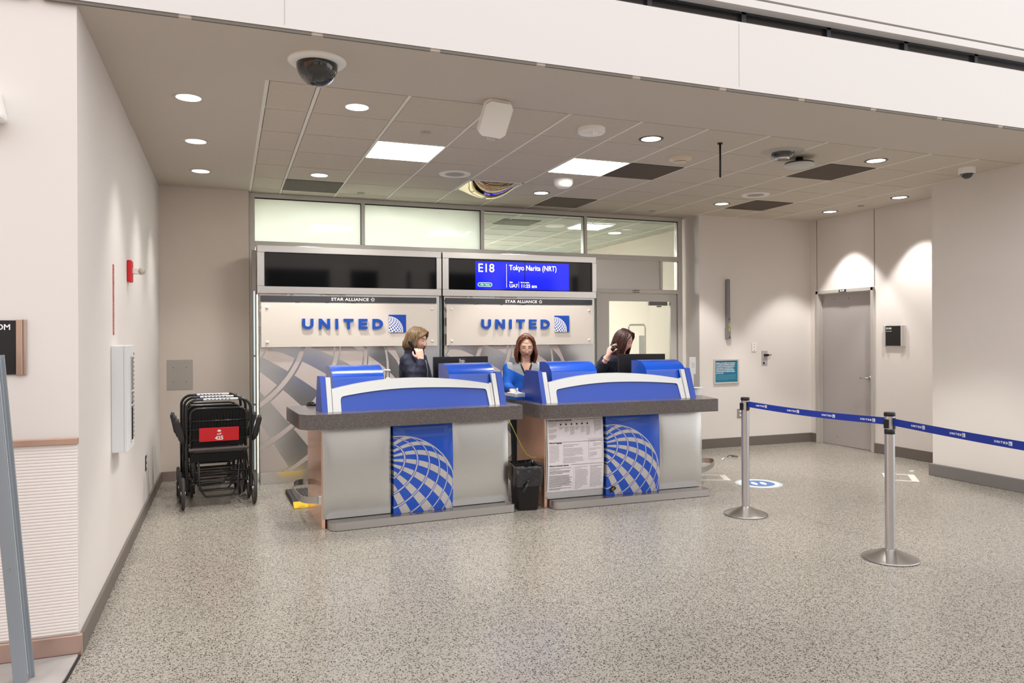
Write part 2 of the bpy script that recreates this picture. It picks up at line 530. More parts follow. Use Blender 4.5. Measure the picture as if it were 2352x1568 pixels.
def sprinkler(x, y, lb):
    t = thing('sprinkler_cap', lb, 'sprinkler', (x, y, CZ), group='flat sprinkler caps')
    v = MB(); v.lathe([(0, -.012), (.036, -.012), (.04, -.008), (.04, 0)], 24); v.build('cap', mat('sprinkler_cap_paint', (176, 168, 160), 0.5), t, smooth=True, )
for x, y, lb in ((1.448, 5.675, 'grey sprinkler cap in front of the left lit panel'), (1.384, 8.32, 'small sprinkler cap close to the frosted windows'),
                 (5.07, 8.289, 'small sprinkler cap close to the right end of the glazing'), (4.963, 5.621, 'small sprinkler cap left of the near brown panel'), (7.311, 7.106, 'small sprinkler cap on the plaster strip between two downlights')):
    sprinkler(x, y, lb)
def speaker(x, y, lb, k=1.0):
    t = thing('ceiling_speaker', lb, 'speaker', (x, y, CZ), group='round ceiling speakers')
    v = MB(); v.lathe([(.095, -.006), (.13, -.014), (.15, -.010), (.157, 0)], 40); v.build('rim', mat('speaker_rim', (246, 243, 238), 0.45), t, smooth=True)
    v = MB(); v.lathe([(0, -.009), (.096, -.006)], 40); v.build('grille', mat('speaker_grille', (170, 166, 158), 0.6), t)
speaker(2.085, 7.04, 'round white ceiling speaker in front of the convex mirror')
speaker(5.6, 6.95, 'round ceiling speaker in front of the right brown panel')

# big dome camera
SMOKED = mat('smoked_dome', (22, 22, 20), 0.05, coat=1.0)
t = thing('dome_camera', 'large smoked dome camera on the plaster ceiling, near left', 'camera', (.49, 4.43, CZ))
v = MB(); v.lathe([(.118, -.022), (.155, -.016), (.165, -.006), (.165, 0)], 40); v.build('housing', WHITE_PL, t, smooth=True)
v = MB(); v.lathe([(.118, -.02)] + [(.118 * math.cos(a), -.02 - .125 * math.sin(a)) for a in [PI / 2 * i / 12 for i in range(1, 12)]] + [(0, -.145)], 40); v.build('dome', SMOKED, t, smooth=True)
t = thing('dome_camera', 'recessed silver dome camera beside the dark disc device', 'camera', (4.51, 5.24, CZ))
v = MB(); v.lathe([(.105, -.016), (.16, -.01), (.185, 0)], 40); v.build('housing', mat('camera_ring', (180, 174, 166), 0.4), t, smooth=True)
v = MB(); v.lathe([(.105, -.014)] + [(.105 * math.cos(a), -.014 - .05 * math.sin(a)) for a in [PI / 2 * i / 8 for i in range(1, 6)]], 40); v.build('dome', SMOKED, t, smooth=True)
v = MB(); v.lathe([(.045, -.07), (.06, -.066), (.062, -.05), (.045, -.05)], 32); v.build('lens_ring', CHROME, t, smooth=True)
t = thing('disc_antenna', 'white disc on a black mount beside the recessed dome camera', 'antenna', (4.80, 5.36, CZ))
v = MB(); v.lathe([(.03, 0), (.035, -.03), (.125, -.05), (.125, -.062), (0, -.062)], 36); v.build('mount', BLACK, t, smooth=True)
v = MB(); v.lathe([(.128, -.062), (.13, -.075), (.10, -.088), (0, -.09)], 36); v.build('disc', mat('antenna_disc', (205, 205, 200), 0.4), t, smooth=True)
t = thing('dome_camera', 'small white dome camera by the right wall, under the near ceiling corner', 'camera', (6.62, 5.15, CZ))
v = MB(); v.lathe([(.072, 0), (.074, -.055), (.06, -.06)], 32); v.build('housing', WHITE_PL, t, smooth=True)
v = MB(); v.lathe([(.052, -.058)] + [(.052 * math.cos(a), -.058 - .05 * math.sin(a)) for a in [PI / 2 * i / 8 for i in range(1, 8)]] + [(0, -.108)], 32); v.build('dome', SMOKED, t, smooth=True)
t = thing('motion_sensor', 'white bowl-shaped ceiling sensor below the right lit panel', 'sensor', (3.20, 6.93, CZ))
v = MB(); v.lathe([(.10, 0), (.10, -.025), (.09, -.06), (.06, -.085), (0, -.09)], 32); v.build('shell', WHITE_PL, t, smooth=True)
t = thing('smoke_detector', 'beige smoke detector left of the hanging black rod', 'smoke detector', (3.79, 5.72, CZ))
v = MB(); v.lathe([(.10, 0), (.098, -.022), (.06, -.028), (.055, -.045), (.03, -.052), (0, -.052)], 32); v.build('shell', mat('beige_plastic', (222, 208, 184), 0.45), t, smooth=True)
v = MB(); v.lathe([(.056, -.030), (.057, -.042), (.052, -.042)], 32); v.build('slot_ring', BLACK, t)
t = thing('ceiling_sensor', 'white disc detector with a bright knob, right of the square antenna box', 'sensor', (2.617, 5.15, CZ))
v = MB(); v.lathe([(.105, 0), (.105, -.03), (.095, -.04), (0, -.04)], 36); v.build('shell', WHITE_PL, t, smooth=True)
v = MB(); v.ball((.0, -.06, -.05), .022); v.build('knob', mat('clear_knob', (250, 250, 250), 0.1), t, smooth=True)
v = MB(); v.cyl((0, -.03, -.041), (0, -.03, -.0395), .011); v.build('indicator', BLACK, t)
t = thing('hanging_rod', 'short black rod hanging from the ceiling grid', 'rod', (3.815, 5.175, CZ))
v = MB(); v.cyl((0, 0, 0), (0, 0, -.285), .0085, n=12); v.build('rod', BLACK, t, smooth=True)
v = MB(); v.lathe([(0, -.012), (.02, -.012), (.022, 0)], 16); v.build('flange', BLACK, t, smooth=True)
# access point / antenna box tilted towards the hall
t = thing('antenna_box', 'white square antenna box with cut corners tilted under the ceiling', 'antenna', (1.71, 4.83, CZ - .0))
R_ = Matrix.Rotation(math.radians(-50), 4, 'X') @ Matrix.Rotation(math.radians(4), 4, 'Z')
v = MB(); v.M = Matrix.Translation((0, -.02, -.105)) @ R_
h, k, q = .098, .125, .03
poly = [(-h + q, -k), (h - q, -k), (h, -k + q), (h, k - q), (h - q, k), (-h + q, k), (-h, k - q), (-h, -k + q)]
v.prism(poly, -.032, .0, 'z'); v.prism([(x * 1.04, y * 1.03) for x, y in poly], 0, .012, 'z')
v.build('shell', WHITE_PL, t)
v = MB(); v.M = Matrix.Translation((0, -.02, -.105)) @ R_; v.box(-.04, .04, k - .006, k + .002, -.03, -.004); v.build('name_strip', BLACK, t)
v = MB(); v.cyl((0, .02, 0), (0, .0, -.08), .02); v.build('bracket', WHITE_PL, t)
v = MB()
for i in range(4):
    x = -.03 + i * .016
    v.tube([(x, .045, -.20), (x + .002, .05, -.232), (x + .008, .06, -.236), (x + .01, .07, -.205)], .0022, 6)
v.build('cable', WHITE_PL, t, smooth=True)
# convex mirror in the grid
a, b, c, d = cell(4, 4)
t = thing('convex_mirror', 'square convex safety mirror bulging from the ceiling grid', 'mirror', ((a + b) / 2, (c + d) / 2, CZ))
hx = (b - a) / 2; hy = (d - c) / 2
v = MB()
v.grid(lambda u, w: ((2 * u - 1) * (hx - .02), (2 * w - 1) * (hy - .02), .004 - .13 * (1 - (2 * u - 1) ** 2) ** .75 * (1 - (2 * w - 1) ** 2) ** .75), 24, 24)
v.build('mirror_dome', mat('mirror_tan', (225, 205, 170), 0.04, 1.0), t, smooth=True)
v = MB(); v.box(-hx, hx, -hy, -hy + .02, -.006, .01); v.box(-hx, hx, hy - .02, hy, -.006, .01); v.box(-hx, -hx + .02, -hy, hy, -.006, .01); v.box(hx - .02, hx, -hy, hy, -.006, .01)
v.build('frame', WHITE_PL, t)

# ================================================================ THE HALL BEHIND THE CAMERA (unseen, built as reflectors for the steel and screens)
HALLW = mat('hall_wall', (236, 230, 224), .7)
w = MB(); w.box(-14, 18, -11.3, -11.0, 0, 2.6); w.box(-14, 18, -11.3, -11.0, 3.9, 4.8)
x = -14
while x < 18: w.box(x, x + .7, -11.3, -10.9, 2.6, 3.9); x += 2.9
struct(w.build('wall_hall_far', HALLW))
w = MB(); w.box(-14, 18, -11.25, -11.1, 2.6, 3.9)
struct(w.build('window_4', mat('hall_dark_glass', (36, 44, 54), .1)))
w = MB(); w.box(-8.2, -8.0, -11, 2.0, 0, 4.2); struct(w.build('wall_hall_left', mat('hall_peach_wall', (236, 176, 146), .6)))
w = MB()
for x, y in ((-3.2, -5.2), (4.6, -6.0), (10.5, -4.6)): w.cyl((x, y, 0), (x, y, 6.2), .42, n=32)
struct(w.build('wall_hall_columns', HALLW))
w = MB()
for x in (-6.4, .8, 7.4, 13.0): w.box(x, x + 1.5, -10.9, -10.2, 0, 2.1, .02)
struct(w.build('wall_hall_kiosks', mat('hall_kiosk', (46, 46, 52), .5)))
# ================================================================ STOREFRONT GLAZING
SFY = 8.72
GLASS = mat('clear_glass', (235, 245, 243), 0.03, trans=1.0)
def glass_mat():
    m = bpy.data.materials.new('thin_glass'); m.use_nodes = True
    n = m.node_tree; n.nodes.clear()
    o = n.nodes.new('ShaderNodeOutputMaterial'); mx = n.nodes.new('ShaderNodeMixShader')
    tr = n.nodes.new('ShaderNodeBsdfTransparent'); gl = n.nodes.new('ShaderNodeBsdfGlossy'); fr = n.nodes.new('ShaderNodeFresnel')
    tr.inputs[0].default_value = (.95, .985, .975, 1); gl.inputs['Roughness'].default_value = 0.02; fr.inputs[0].default_value = 1.5
    n.links.new(fr.outputs[0], mx.inputs[0]); n.links.new(tr.outputs[0], mx.inputs[1]); n.links.new(gl.outputs[0], mx.inputs[2]); n.links.new(mx.outputs[0], o.inputs[0])
    return m
TGLASS = glass_mat()
def frost_mat():
    m = bpy.data.materials.new('frosted_glass'); m.use_nodes = True
    n = m.node_tree; n.nodes.clear()
    o = n.nodes.new('ShaderNodeOutputMaterial'); m1 = n.nodes.new('ShaderNodeMixShader'); m2 = n.nodes.new('ShaderNodeMixShader')
    df = n.nodes.new('ShaderNodeBsdfDiffuse'); tl = n.nodes.new('ShaderNodeBsdfTranslucent'); gl = n.nodes.new('ShaderNodeBsdfGlossy'); fr = n.nodes.new('ShaderNodeFresnel')
    df.inputs[0].default_value = (.84, .89, .86, 1); tl.inputs[0].default_value = (.90, .96, .92, 1); gl.inputs['Roughness'].default_value = .03; fr.inputs[0].default_value = 1.5
    m1.inputs[0].default_value = .6
    n.links.new(df.outputs[0], m1.inputs[1]); n.links.new(tl.outputs[0], m1.inputs[2]); n.links.new(fr.outputs[0], m2.inputs[0]); n.links.new(m1.outputs[0], m2.inputs[1]); n.links.new(gl.outputs[0], m2.inputs[2]); n.links.new(m2.outputs[0], o.inputs[0])
    return m
FROST = frost_mat()
def pane_mb(x0, x1, z0, z1):
    v = MB(); v.box(x0, x1, SFY - .003, SFY + .003, z0, z1); return v
v = MB()
B = .003
v.box(.225, 5.77, SFY - .05, SFY + .05, 3.035, 3.088, B)          # head
v.box(.225, .285, SFY - .05, SFY + .05, 0, 3.035, B)
v.box(5.70, 5.77, SFY - .05, SFY + .05, 0, 3.035, B)
for x in (1.465, 2.915, 4.315): v.box(x - .022, x + .022, SFY - .05, SFY + .05, 2.56, 3.035, B)
v.box(.285, 5.70, SFY - .05, SFY + .05, 2.50, 2.56, B)            # transom
v.box(4.25, 5.70, SFY - .05, SFY + .05, 2.062, 2.112, B)          # door head
v.box(5.425, 5.462, SFY - .05, SFY + .05, 2.112, 2.50, B)
v.box(4.47, 4.53, SFY - .05, SFY + .05, 0, 2.062, B)
for x in (1.3, 2.3, 3.3): v.box(x - .022, x + .022, SFY - .05, SFY + .05, 0, 2.50, B)
wn = struct(v.build('window_2', ALU))
for x0, x1 in ((.285, 1.443), (1.487, 2.893)):
    pane_mb(x0, x1, 2.56, 3.035).build('pane', FROST, wn)
for x0, x1 in ((2.937, 4.293), (4.337, 5.70)):
    pane_mb(x0, x1, 2.56, 3.035).build('pane', TGLASS, wn)
pane_mb(5.462, 5.70, 2.112, 2.50).build('pane', TGLASS, wn)
pane_mb(.285, 4.47, 0.0, 2.50).build('pane', FROST, wn)
v = MB()
for x0, x1 in ((.285, 1.443), (1.487, 2.893), (2.937, 4.293), (4.337, 5.70)):
    v.box(x0, x1, SFY - .052, SFY - .04, 3.024, 3.036)
    v.box(x1 - .007, x1, SFY - .051, SFY - .04, 2.56, 3.024)
v.box(5.693, 5.70, SFY - .051, SFY - .04, 2.112, 2.50)
v.build('gasket', BLACK, wn)
v = MB(); v.box(4.25, 5.425, SFY - .03, SFY + .02, 2.112, 2.50); v.build('spandrel_panel', mat('satin_panel', (216, 214, 210), 0.28, 0.5), wn)
v = MB(); v.box(5.0, 5.10, SFY - .056, SFY - .05, 2.068, 2.102); tg = v.build('door_number_plate', BLACK, wn)
v = MB(); v.add_mesh(text_mesh('E2.563A', .03, .0005, 'CENTER', .0008), front(5.05, SFY - .0565, 2.075)); v.build('number', WHITE_TX, tg)
# glass door
d = MB()
d.box(4.535, 4.665, SFY - .022, SFY + .022, .01, 2.058, .003); d.box(5.60, 5.695, SFY - .022, SFY + .022, .01, 2.058, .003)
d.box(4.665, 5.60, SFY - .022, SFY + .022, 1.955, 2.058, .003); d.box(4.665, 5.60, SFY - .022, SFY + .022, .01, .26, .003)
dr = struct(d.build('door_1', ALU))
d = MB(); d.box(4.665, 5.60, SFY - .004, SFY + .004, .26, 1.955); d.build('pane', TGLASS, dr)
d = MB(); d.box(5.30, 5.58, SFY + .024, SFY + .07, 1.905, 1.955, .004); d.box(5.43, 5.50, SFY + .05, SFY + .065, 1.885, 1.9); d.build('door_closer', mat('closer_grey', (120, 118, 116), 0.5), dr)
d = MB(); d.cyl((4.62, SFY - .07, .95), (4.62, SFY - .07, 1.25), .011); d.cyl((4.62, SFY - .07, .97), (4.62, SFY - .02, .97), .008); d.cyl((4.62, SFY - .07, 1.23), (4.62, SFY - .02, 1.23), .008); d.build('door_handle', STEEL_S, dr, smooth=True)

# room behind the glazing
BR = mat('back_room_paint', (216, 207, 196), 0.7)
v = MB(); v.box(-.3, 7.2, 13.2, 13.4, 0, 3.2)
v.bm.free(); v = MB()
v.box(-.3, 3.6, 13.0, 13.2, 0, 3.2); v.box(3.6, 7.2, 13.0, 13.2, 0, 2.45); v.box(3.6, 4.9, 13.0, 13.2, 2.95, 3.2)
v.box(4.9, 5.9, 13.0, 13.2, 2.95, 3.2); v.box(5.9, 7.2, 13.0, 13.2, 2.45, 3.2); v.box(3.6, 4.9, 13.02, 13.2, 2.45, 2.95)
struct(v.build('wall_office_far', BR))
v = MB(); v.box(6.25, 6.45, 8.8, 13.0, 0, 3.2); struct(v.build('wall_office_right', BR))
v = MB(); v.box(-.3, -.1, 8.85, 13.0, 0, 3.2); struct(v.build('wall_office_left', BR))
v = MB(); v.box(2.86, 2.91, 8.78, 13.0, 0, 3.07); struct(v.build('wall_added_partition', WHITE_PL))  # unseen wall, added to hold the strong lamp's light behind the frosted panes
v = MB(); v.box(4.9, 5.9, 13.0, 13.05, 2.46, 2.5); v.box(4.9, 5.9, 13.0, 13.05, 2.9, 2.95); v.box(4.88, 4.93, 13, 13.05, 2.46, 2.95); v.box(5.87, 5.92, 13, 13.05, 2.46, 2.95)
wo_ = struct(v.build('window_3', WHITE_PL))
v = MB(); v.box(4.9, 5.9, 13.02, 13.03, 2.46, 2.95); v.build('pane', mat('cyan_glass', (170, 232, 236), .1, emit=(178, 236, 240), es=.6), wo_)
v = MB(); v.mi = 0
v.box(-.3, 7.2, 8.78, 13.2, 3.07, 3.2)
v.mi = 1
k = 0
x = .55
while x < 6.3: v.box(x - .007, x + .007, 8.78, 13.0, 3.064, 3.07); x += .6
y = 9.1
while y < 13: v.box(-.1, 6.25, y - .003, y + .003, 3.064, 3.07); y += .6
struct(v.build('ceiling.003', [mat('office_tile', (186, 192, 184), .85), BAR]))
t = thing('office_light_panel', 'lit ceiling panel of the room behind the clear glass', 'light', (4.87, 9.6, 3.063))
OFFICE_E = mat('office_panel_glow', (255, 255, 255), .5, emit=(255, 251, 240), es=2.2)
v = MB(); v.box(-.24, .24, -.27, .27, -.006, .0); v.build('diffuser', OFFICE_E, t)
def area_lamp(t, sx, sy, e, col=(1, .97, .92)):
    ld = bpy.data.lights.new('added_panel_lamp', 'AREA'); ld.shape = 'RECTANGLE'; ld.size = sx; ld.size_y = sy; ld.energy = e; ld.color = col
    lo = bpy.data.objects.new('lamp', ld); S.collection.objects.link(lo); lo.parent = t; lo.location = (0, 0, -.03)
v = MB()
for i in (-1, 1): v.box(-.24, .24, i * .09 - .006, i * .09 + .006, -.012, -.006)
v.box(-.25, .25, -.28, -.27, -.012, 0); v.box(-.25, .25, .27, .28, -.012, 0); v.build('louvre', WHITE_PL, t)
t = thing('office_light_panel', 'added ceiling panel deep in the back room, unseen behind the frosted glass', 'light', (3.35, 12.1, 3.063))
v = MB(); v.box(-.3, .3, -.3, .3, -.006, .0); v.build('diffuser', OFFICE_E, t)
area_lamp(t, .5, .5, 130)  # made-up lamp out of view, brightens the room behind the door
t = thing('office_light_panel', 'added unseen ceiling panel behind the left frosted panes, brightening them', 'light', (1.5, 10.3, 3.063))
v = MB(); v.box(-.6, .6, -.4, .4, -.006, .0); v.build('diffuser', OFFICE_E, t)
area_lamp(t, 1.1, .7, 650)  # made-up strong lamp, lights the frosted panes from behind
t = thing('office_speaker', 'round white ceiling speaker seen through the clear glass', 'speaker', (4.36, 9.73, 3.07))
v = MB(); v.lathe([(0, -.01), (.09, -.008), (.13, -.014), (.15, 0)], 32); v.build('rim', WHITE_PL, t, smooth=True)
t = thing('office_vent', 'grey ceiling grille seen through the left clear pane', 'vent', (3.73, 9.62, 3.07))
v = MB(); v.box(-.27, .27, -.24, .24, -.006, 0); v.build('grille', mat('office_vent_grey', (110, 114, 108), .8), t)
t = thing('office_downlight', 'small round downlight seen through the right clear pane', 'light', (5.54, 10.14, 3.07))
v = MB(); v.lathe([(0, -.006), (.09, -.008), (.1, 0)], 28); v.build('lens', mat('office_downlight_lens', (245, 245, 240), .4, emit=(255, 255, 250), es=1.0), t)
# tape stand / frame seen through the door
t = thing('frame_stand', 'white tubular frame stand inside the room behind the glass door', 'stand', (5.66, 9.7, 0))
v = MB(); v.tube([(-.14, 0, 0), (-.14, 0, 1.62), (-.12, 0, 1.66), (.12, 0, 1.66), (.14, 0, 1.62), (.14, 0, 0)], .014, 10); v.build('frame', WHITE_PL, t, smooth=True)
v = MB(); v.box(-.2, .2, -.15, .15, 0, .02, .005); v.build('base', WHITE_PL, t)
v = MB(); v.box(.03, .12, -.01, .0, 1.1, 1.5); v.build('paper', WHITE_TX, t)
t = thing('wall_poster', 'narrow white sheet seen at the left edge of the glass door', 'poster', (5.06, 10.2, 1.72))
v = MB(); v.box(-.03, .03, -.005, 0, -.2, .2); v.build('sheet', WHITE_TX, t)
v = MB(); v.box(-.035, .035, 0, .03, -1.72, -.2); v.build('post', BR, t)

# ================================================================ BACKWALL UNITS (steel panels with displays and signs)
def etched_steel(name, cx, cz, R):
    m = bpy.data.materials.new(name); m.use_nodes = True
    n = m.node_tree; b = n.nodes['Principled BSDF']
    inside, ring, mer, r2, M = globe_nodes(n, cx, cz, R)
    rings = M('GREATER_THAN', ring, 0.88)
    gap = M('MULTIPLY', M('GREATER_THAN', ring, 0.78), M('LESS_THAN', ring, 0.88))
    bands = M('MULTIPLY', M('GREATER_THAN', mer, 0.52), M('SUBTRACT', 1.0, gap))
    msk = M('MULTIPLY', inside, M('MINIMUM', M('ADD', rings, bands), 1.0))
    rim = M('MULTIPLY', M('GREATER_THAN', r2, 0.955), inside)
    msk = M('MINIMUM', M('ADD', msk, rim), 1.0)
    mx = n.nodes.new('ShaderNodeMix'); mx.data_type = 'RGBA'
    n.links.new(msk, mx.inputs[0]); mx.inputs[6].default_value = lin((216, 216, 216)) + (1,); mx.inputs[7].default_value = lin((222, 210, 205)) + (1,)
    n.links.new(mx.outputs[2], b.inputs['Base Color'])
    n.links.new(M('ADD', M('MULTIPLY', msk, 0.28), 0.24), b.inputs['Roughness'])
    n.links.new(M('SUBTRACT', 0.86, M('MULTIPLY', msk, 0.42)), b.inputs['Metallic'])
    # brushed lines
    t = n.nodes.new('ShaderNodeTexCoord'); mp = n.nodes.new('ShaderNodeMapping'); nz = n.nodes.new('ShaderNodeTexNoise'); nz.inputs['Scale'].default_value = 1.0
    mp.inputs['Scale'].default_value = (2, 2, 180)
    n.links.new(t.outputs['Object'], mp.inputs[0]); n.links.new(mp.outputs[0], nz.inputs['Vector'])
    h = M('ADD', M('MULTIPLY', msk, 1.0), M('MULTIPLY', nz.outputs[0], 0.04))
    bp = n.nodes.new('ShaderNodeBump'); bp.inputs['Strength'].default_value = 0.5; bp.inputs['Distance'].default_value = 0.006
    n.links.new(h, bp.inputs['Height']); n.links.new(bp.outputs[0], b.inputs['Normal'])
    return m

def logo_mat(name, cx, cz, R):
    m = bpy.data.materials.new(name); m.use_nodes = True
    n = m.node_tree; b = n.nodes['Principled BSDF']
    inside, ring, mer, r2, M = globe_nodes(n, cx, cz, R, pole=(-.30, .78), dpar=10.4, dmer=11.5)
    lines = M('MINIMUM', M('ADD', M('GREATER_THAN', ring, 0.66), M('GREATER_THAN', mer, 0.62)), 1.0)
    rim = M('GREATER_THAN', r2, 0.93)
    msk = M('MULTIPLY', inside, M('MINIMUM', M('ADD', lines, rim), 1.0))
    mx = n.nodes.new('ShaderNodeMix'); mx.data_type = 'RGBA'
    n.links.new(msk, mx.inputs[0]); mx.inputs[6].default_value = lin((2, 74, 184)) + (1,); mx.inputs[7].default_value = lin((245, 244, 242)) + (1,)
    n.links.new(mx.outputs[2], b.inputs['Base Color']); b.inputs['Roughness'].default_value = .35
    return m

def letter_polys(ch, w, h, s):
    """bold block letters as lists of polygons in a w x h box, stroke s"""
    if ch == 'I': return [[(0, 0), (s, 0), (s, h), (0, h)]]
    if ch == 'T': return [[(0, h - s * .85), (w, h - s * .85), (w, h), (0, h)], [((w - s) / 2, 0), ((w + s) / 2, 0), ((w + s) / 2, h - s * .85), ((w - s) / 2, h - s * .85)]]
    if ch == 'E': return [[(0, 0), (s, 0), (s, h), (0, h)], [(s, 0), (w, 0), (w, s * .82), (s, s * .82)], [(s, h - s * .82), (w, h - s * .82), (w, h), (s, h)], [(s, (h - s * .8) / 2), (w * .93, (h - s * .8) / 2), (w * .93, (h + s * .8) / 2), (s, (h + s * .8) / 2)]]
    if ch == 'N': return [[(0, 0), (s, 0), (s, h), (0, h)], [(w - s, 0), (w, 0), (w, h), (w - s, h)], [(s, h), (s, h - s * 1.35), (w - s, 0), (w - s, s * 1.35)]]
    if ch == 'U':
        out = [[(0, h), (0, h * .42), (s, h * .42), (s, h)], [(w - s, h), (w - s, h * .42), (w, h * .42), (w, h)]]
        N = 12; cx = w / 2; cy = h * .42
        for i in range(N):
            a0, a1 = PI + PI * i / N, PI + PI * (i + 1) / N
            ro = (w / 2, h * .42); ri = (w / 2 - s, h * .42 - s * .85)
            out.append([(cx + ro[0] * math.cos(a0), cy + ro[1] * math.sin(a0)), (cx + ro[0] * math.cos(a1), cy + ro[1] * math.sin(a1)), (cx + ri[0] * math.cos(a1), cy + ri[1] * math.sin(a1)), (cx + ri[0] * math.cos(a0), cy + ri[1] * math.sin(a0))])
        return out
    if ch == 'D':
        out = [[(0, 0), (s, 0), (s, h), (0, h)]]; N = 14; k = w * .42
        for (y0, y1) in ((0, s * .85), (h - s * .85, h)): out.append([(s, y0), (k, y0), (k, y1), (s, y1)])
        for i in range(N):
            a0, a1 = -PI / 2 + PI * i / N, -PI / 2 + PI * (i + 1) / N
            ro = (w - k, h / 2); ri = (w - k - s, h / 2 - s * .85); cy = h / 2
            out.append([(k + ro[0] * math.cos(a0), cy + ro[1] * math.sin(a0)), (k + ro[0] * math.cos(a1), cy + ro[1] * math.sin(a1)), (k + ri[0] * math.cos(a1), cy + ri[1] * math.sin(a1)), (k + ri[0] * math.cos(a0), cy + ri[1] * math.sin(a0))])
        return out

LETW = {'U': 1.06, 'N': 1.08, 'I': .3, 'T': .98, 'E': .88, 'D': 1.06}
SIGN_BLUE = mat('sign_letter_blue', (4, 78, 184), .35)
def united_word(total, h):
    """(char, x offset, width) for the word across a total width"""
    ws = [LETW[c] * h for c in 'UNITED']
    gap = (total - sum(ws)) / 5
    out = []; x = 0
    for c, w in zip('UNITED', ws):
        out.append((c, x, w)); x += w + gap
    return out

ACRYL = mat('acrylic_sheet', (226, 217, 208), 0.18, coat=0.5)
SCR = mat('screen_black', (7, 7, 8), 0.05, spec=0.55)
SCR_B = mat('screen_blue', (8, 12, 120), 0.08, emit=(20, 30, 225), es=.75)
SCR_W = mat('screen_text', (240, 240, 250), .3, emit=(240, 242, 255), es=.85)
SCR_G = mat('screen_green', (10, 110, 70), .3, emit=(16, 110, 80), es=.6)
def backwall(x0, w, label, content):
    t = thing('backwall_display_unit', label, 'display wall', (x0, 8.06, 0), group='steel backwall units with displays')
    m = etched_steel('etched_steel_%d' % content, -.06, .56, 1.68)
    v = MB(); v.box(.02, w - .02, 0.0, .30, .12, 1.96); v.build('steel_panel', m, t)
    v = MB(); v.box(.02, w - .02, -.006, .30, .0, .118, .002); v.build('kick_plate', STEEL_H, t)
    v = MB()
    sx0, sx1, sz0, sz1 = .075, w - .06, 2.03, 2.37
    v.box(0, w, -.02, .28, 1.95, sz0, .004); v.box(0, w, -.02, .28, sz1, 2.445, .004)
    v.box(0, sx0, -.02, .28, sz0, sz1); v.box(sx1, w, -.02, .28, sz0, sz1); v.box(sx0, sx1, .03, .28, sz0, sz1)
    hs = v.build('display_housing', STEEL_H, t)
    if content == 2:
        v = MB(); v.mi = 0; v.box(-.014, -.003, .02, .28, .12, 2.42); v.mi = 1; v.box(-.003, .018, .01, .27, .0, 1.95); v.build('joint_strip', [mat('joint_glass', (165, 188, 182), .3, coat=.5), BLACK_M], t)
    v = MB(); v.box(sx0, sx1, -.004, .03, sz0, sz1); sc = v.build('screen', SCR, hs)
    v = MB(); v.box(sx0, sx1, -.022, -.018, sz0 - .006, sz0); v.box(sx0, sx1, -.022, -.018, sz1, sz1 + .006); v.box(sx0 - .006, sx0, -.022, -.018, sz0, sz1); v.box(sx1, sx1 + .006, -.022, -.018, sz0, sz1)
    v.build('screen_bezel', SCR, hs)
    v = MB(); v.box(.03, w - .06, -.03, -.003, 1.868, 1.93, .002); st = v.build('header_strip', DARKG, t)
    v = MB(); v.add_mesh(text_mesh('STAR ALLIANCE', .044, .0005, 'LEFT', .0007, 1.05, 1.0, 1.2), front(.735, -.0305, 1.884)); v.build('lettering', WHITE_TX, st)
    v = MB(); c = (1.172, 1.899)
    for i in range(5):
        a = PI / 2 + i * 2 * PI / 5
        p0 = Vector((c[0] + .021 * math.cos(a), c[1] + .021 * math.sin(a)))
        p1 = Vector((c[0] + .011 * math.cos(a + PI / 5), c[1] + .011 * math.sin(a + PI / 5)))
        p2 = Vector((c[0] + .019 * math.cos(a + 2 * PI / 5), c[1] + .019 * math.sin(a + 2 * PI / 5)))
        d = (p1 - p0).normalized(); nn = Vector((-d.y, d.x)) * .0028
        v.prism([tuple(p0 - nn), tuple(p1 - nn), tuple(p1 + nn), tuple(p0 + nn)], -.0335, -.030, 'y')
        d = (p2 - p1).normalized(); nn = Vector((-d.y, d.x)) * .0028
        q = p1 + (p2 - p1) * .45
        v.prism([tuple(p1 - nn), tuple(q - nn), tuple(q + nn), tuple(p1 + nn)], -.0335, -.030, 'y')
    v.build('star_emblem', WHITE_TX, st)
    v = MB(); v.box(.035, w - .055, -.045, -.035, 1.40, 1.855, .002); ac = v.build('acrylic_sheet', ACRYL, t)
    for sx in (.095, w - .115):
        for sz in (1.452, 1.805):
            v = MB(); v.lathe([(0, .012), (.011, .011), (.014, .006), (.014, 0)], 20); v.bm.transform(Matrix.Rotation(PI / 2, 4, 'X'))
            v.bm.transform(Matrix.Translation((sx, -.045, sz))); v.build('standoff', WHITE_PL, ac, smooth=True)
    lx = .437
    for ch, ox, lw in united_word(.838, .107):
        v = MB()
        for poly in letter_polys(ch, lw, .107, .030):
            v.prism([(lx + ox + p[0], 1.586 + p[1]) for p in poly], -.066, -.052, 'y')
        v.build('letter', SIGN_BLUE, ac)
    v = MB(); v.box(-.094, .094, -.008, 0, -.095, .095); lg = v.build('globe_logo', logo_mat('globe_logo_%d' % content, -.094 - .0, -.078, .155), ac, loc=(1.432, -.052, 1.644))
    if content == 2:
        b0, b1 = 2.621 - x0, 3.786 - x0
        v = MB(); v.box(b0, b1, -.0055, -.004, 2.036, 2.352)
        v.build('flight_screen', SCR_B, sc)
        v = MB(); v.box(3.219 - x0, 3.226 - x0, -.0075, -.004, 2.03, 2.37); v.build('screen_seam', SCR, sc)
        v = MB()
        F = lambda x, z: front(x - x0, -.0068, z)
        v.add_mesh(text_mesh('E18', .135, .0, 'LEFT', .001), F(2.648, 2.232)); v.build('gate_text', SCR_W, sc); v = MB()
        v.add_mesh(text_mesh('Tokyo', .083, 0, 'LEFT', .0005, 1.0, 1.0, .86), F(3.028, 2.262))
        v.add_mesh(text_mesh('Narita (NRT)', .083, 0, 'LEFT', .0005, 1.0, 1.0, .86), F(3.235, 2.262))
        v.build('destination_text', SCR_W, sc); v = MB()
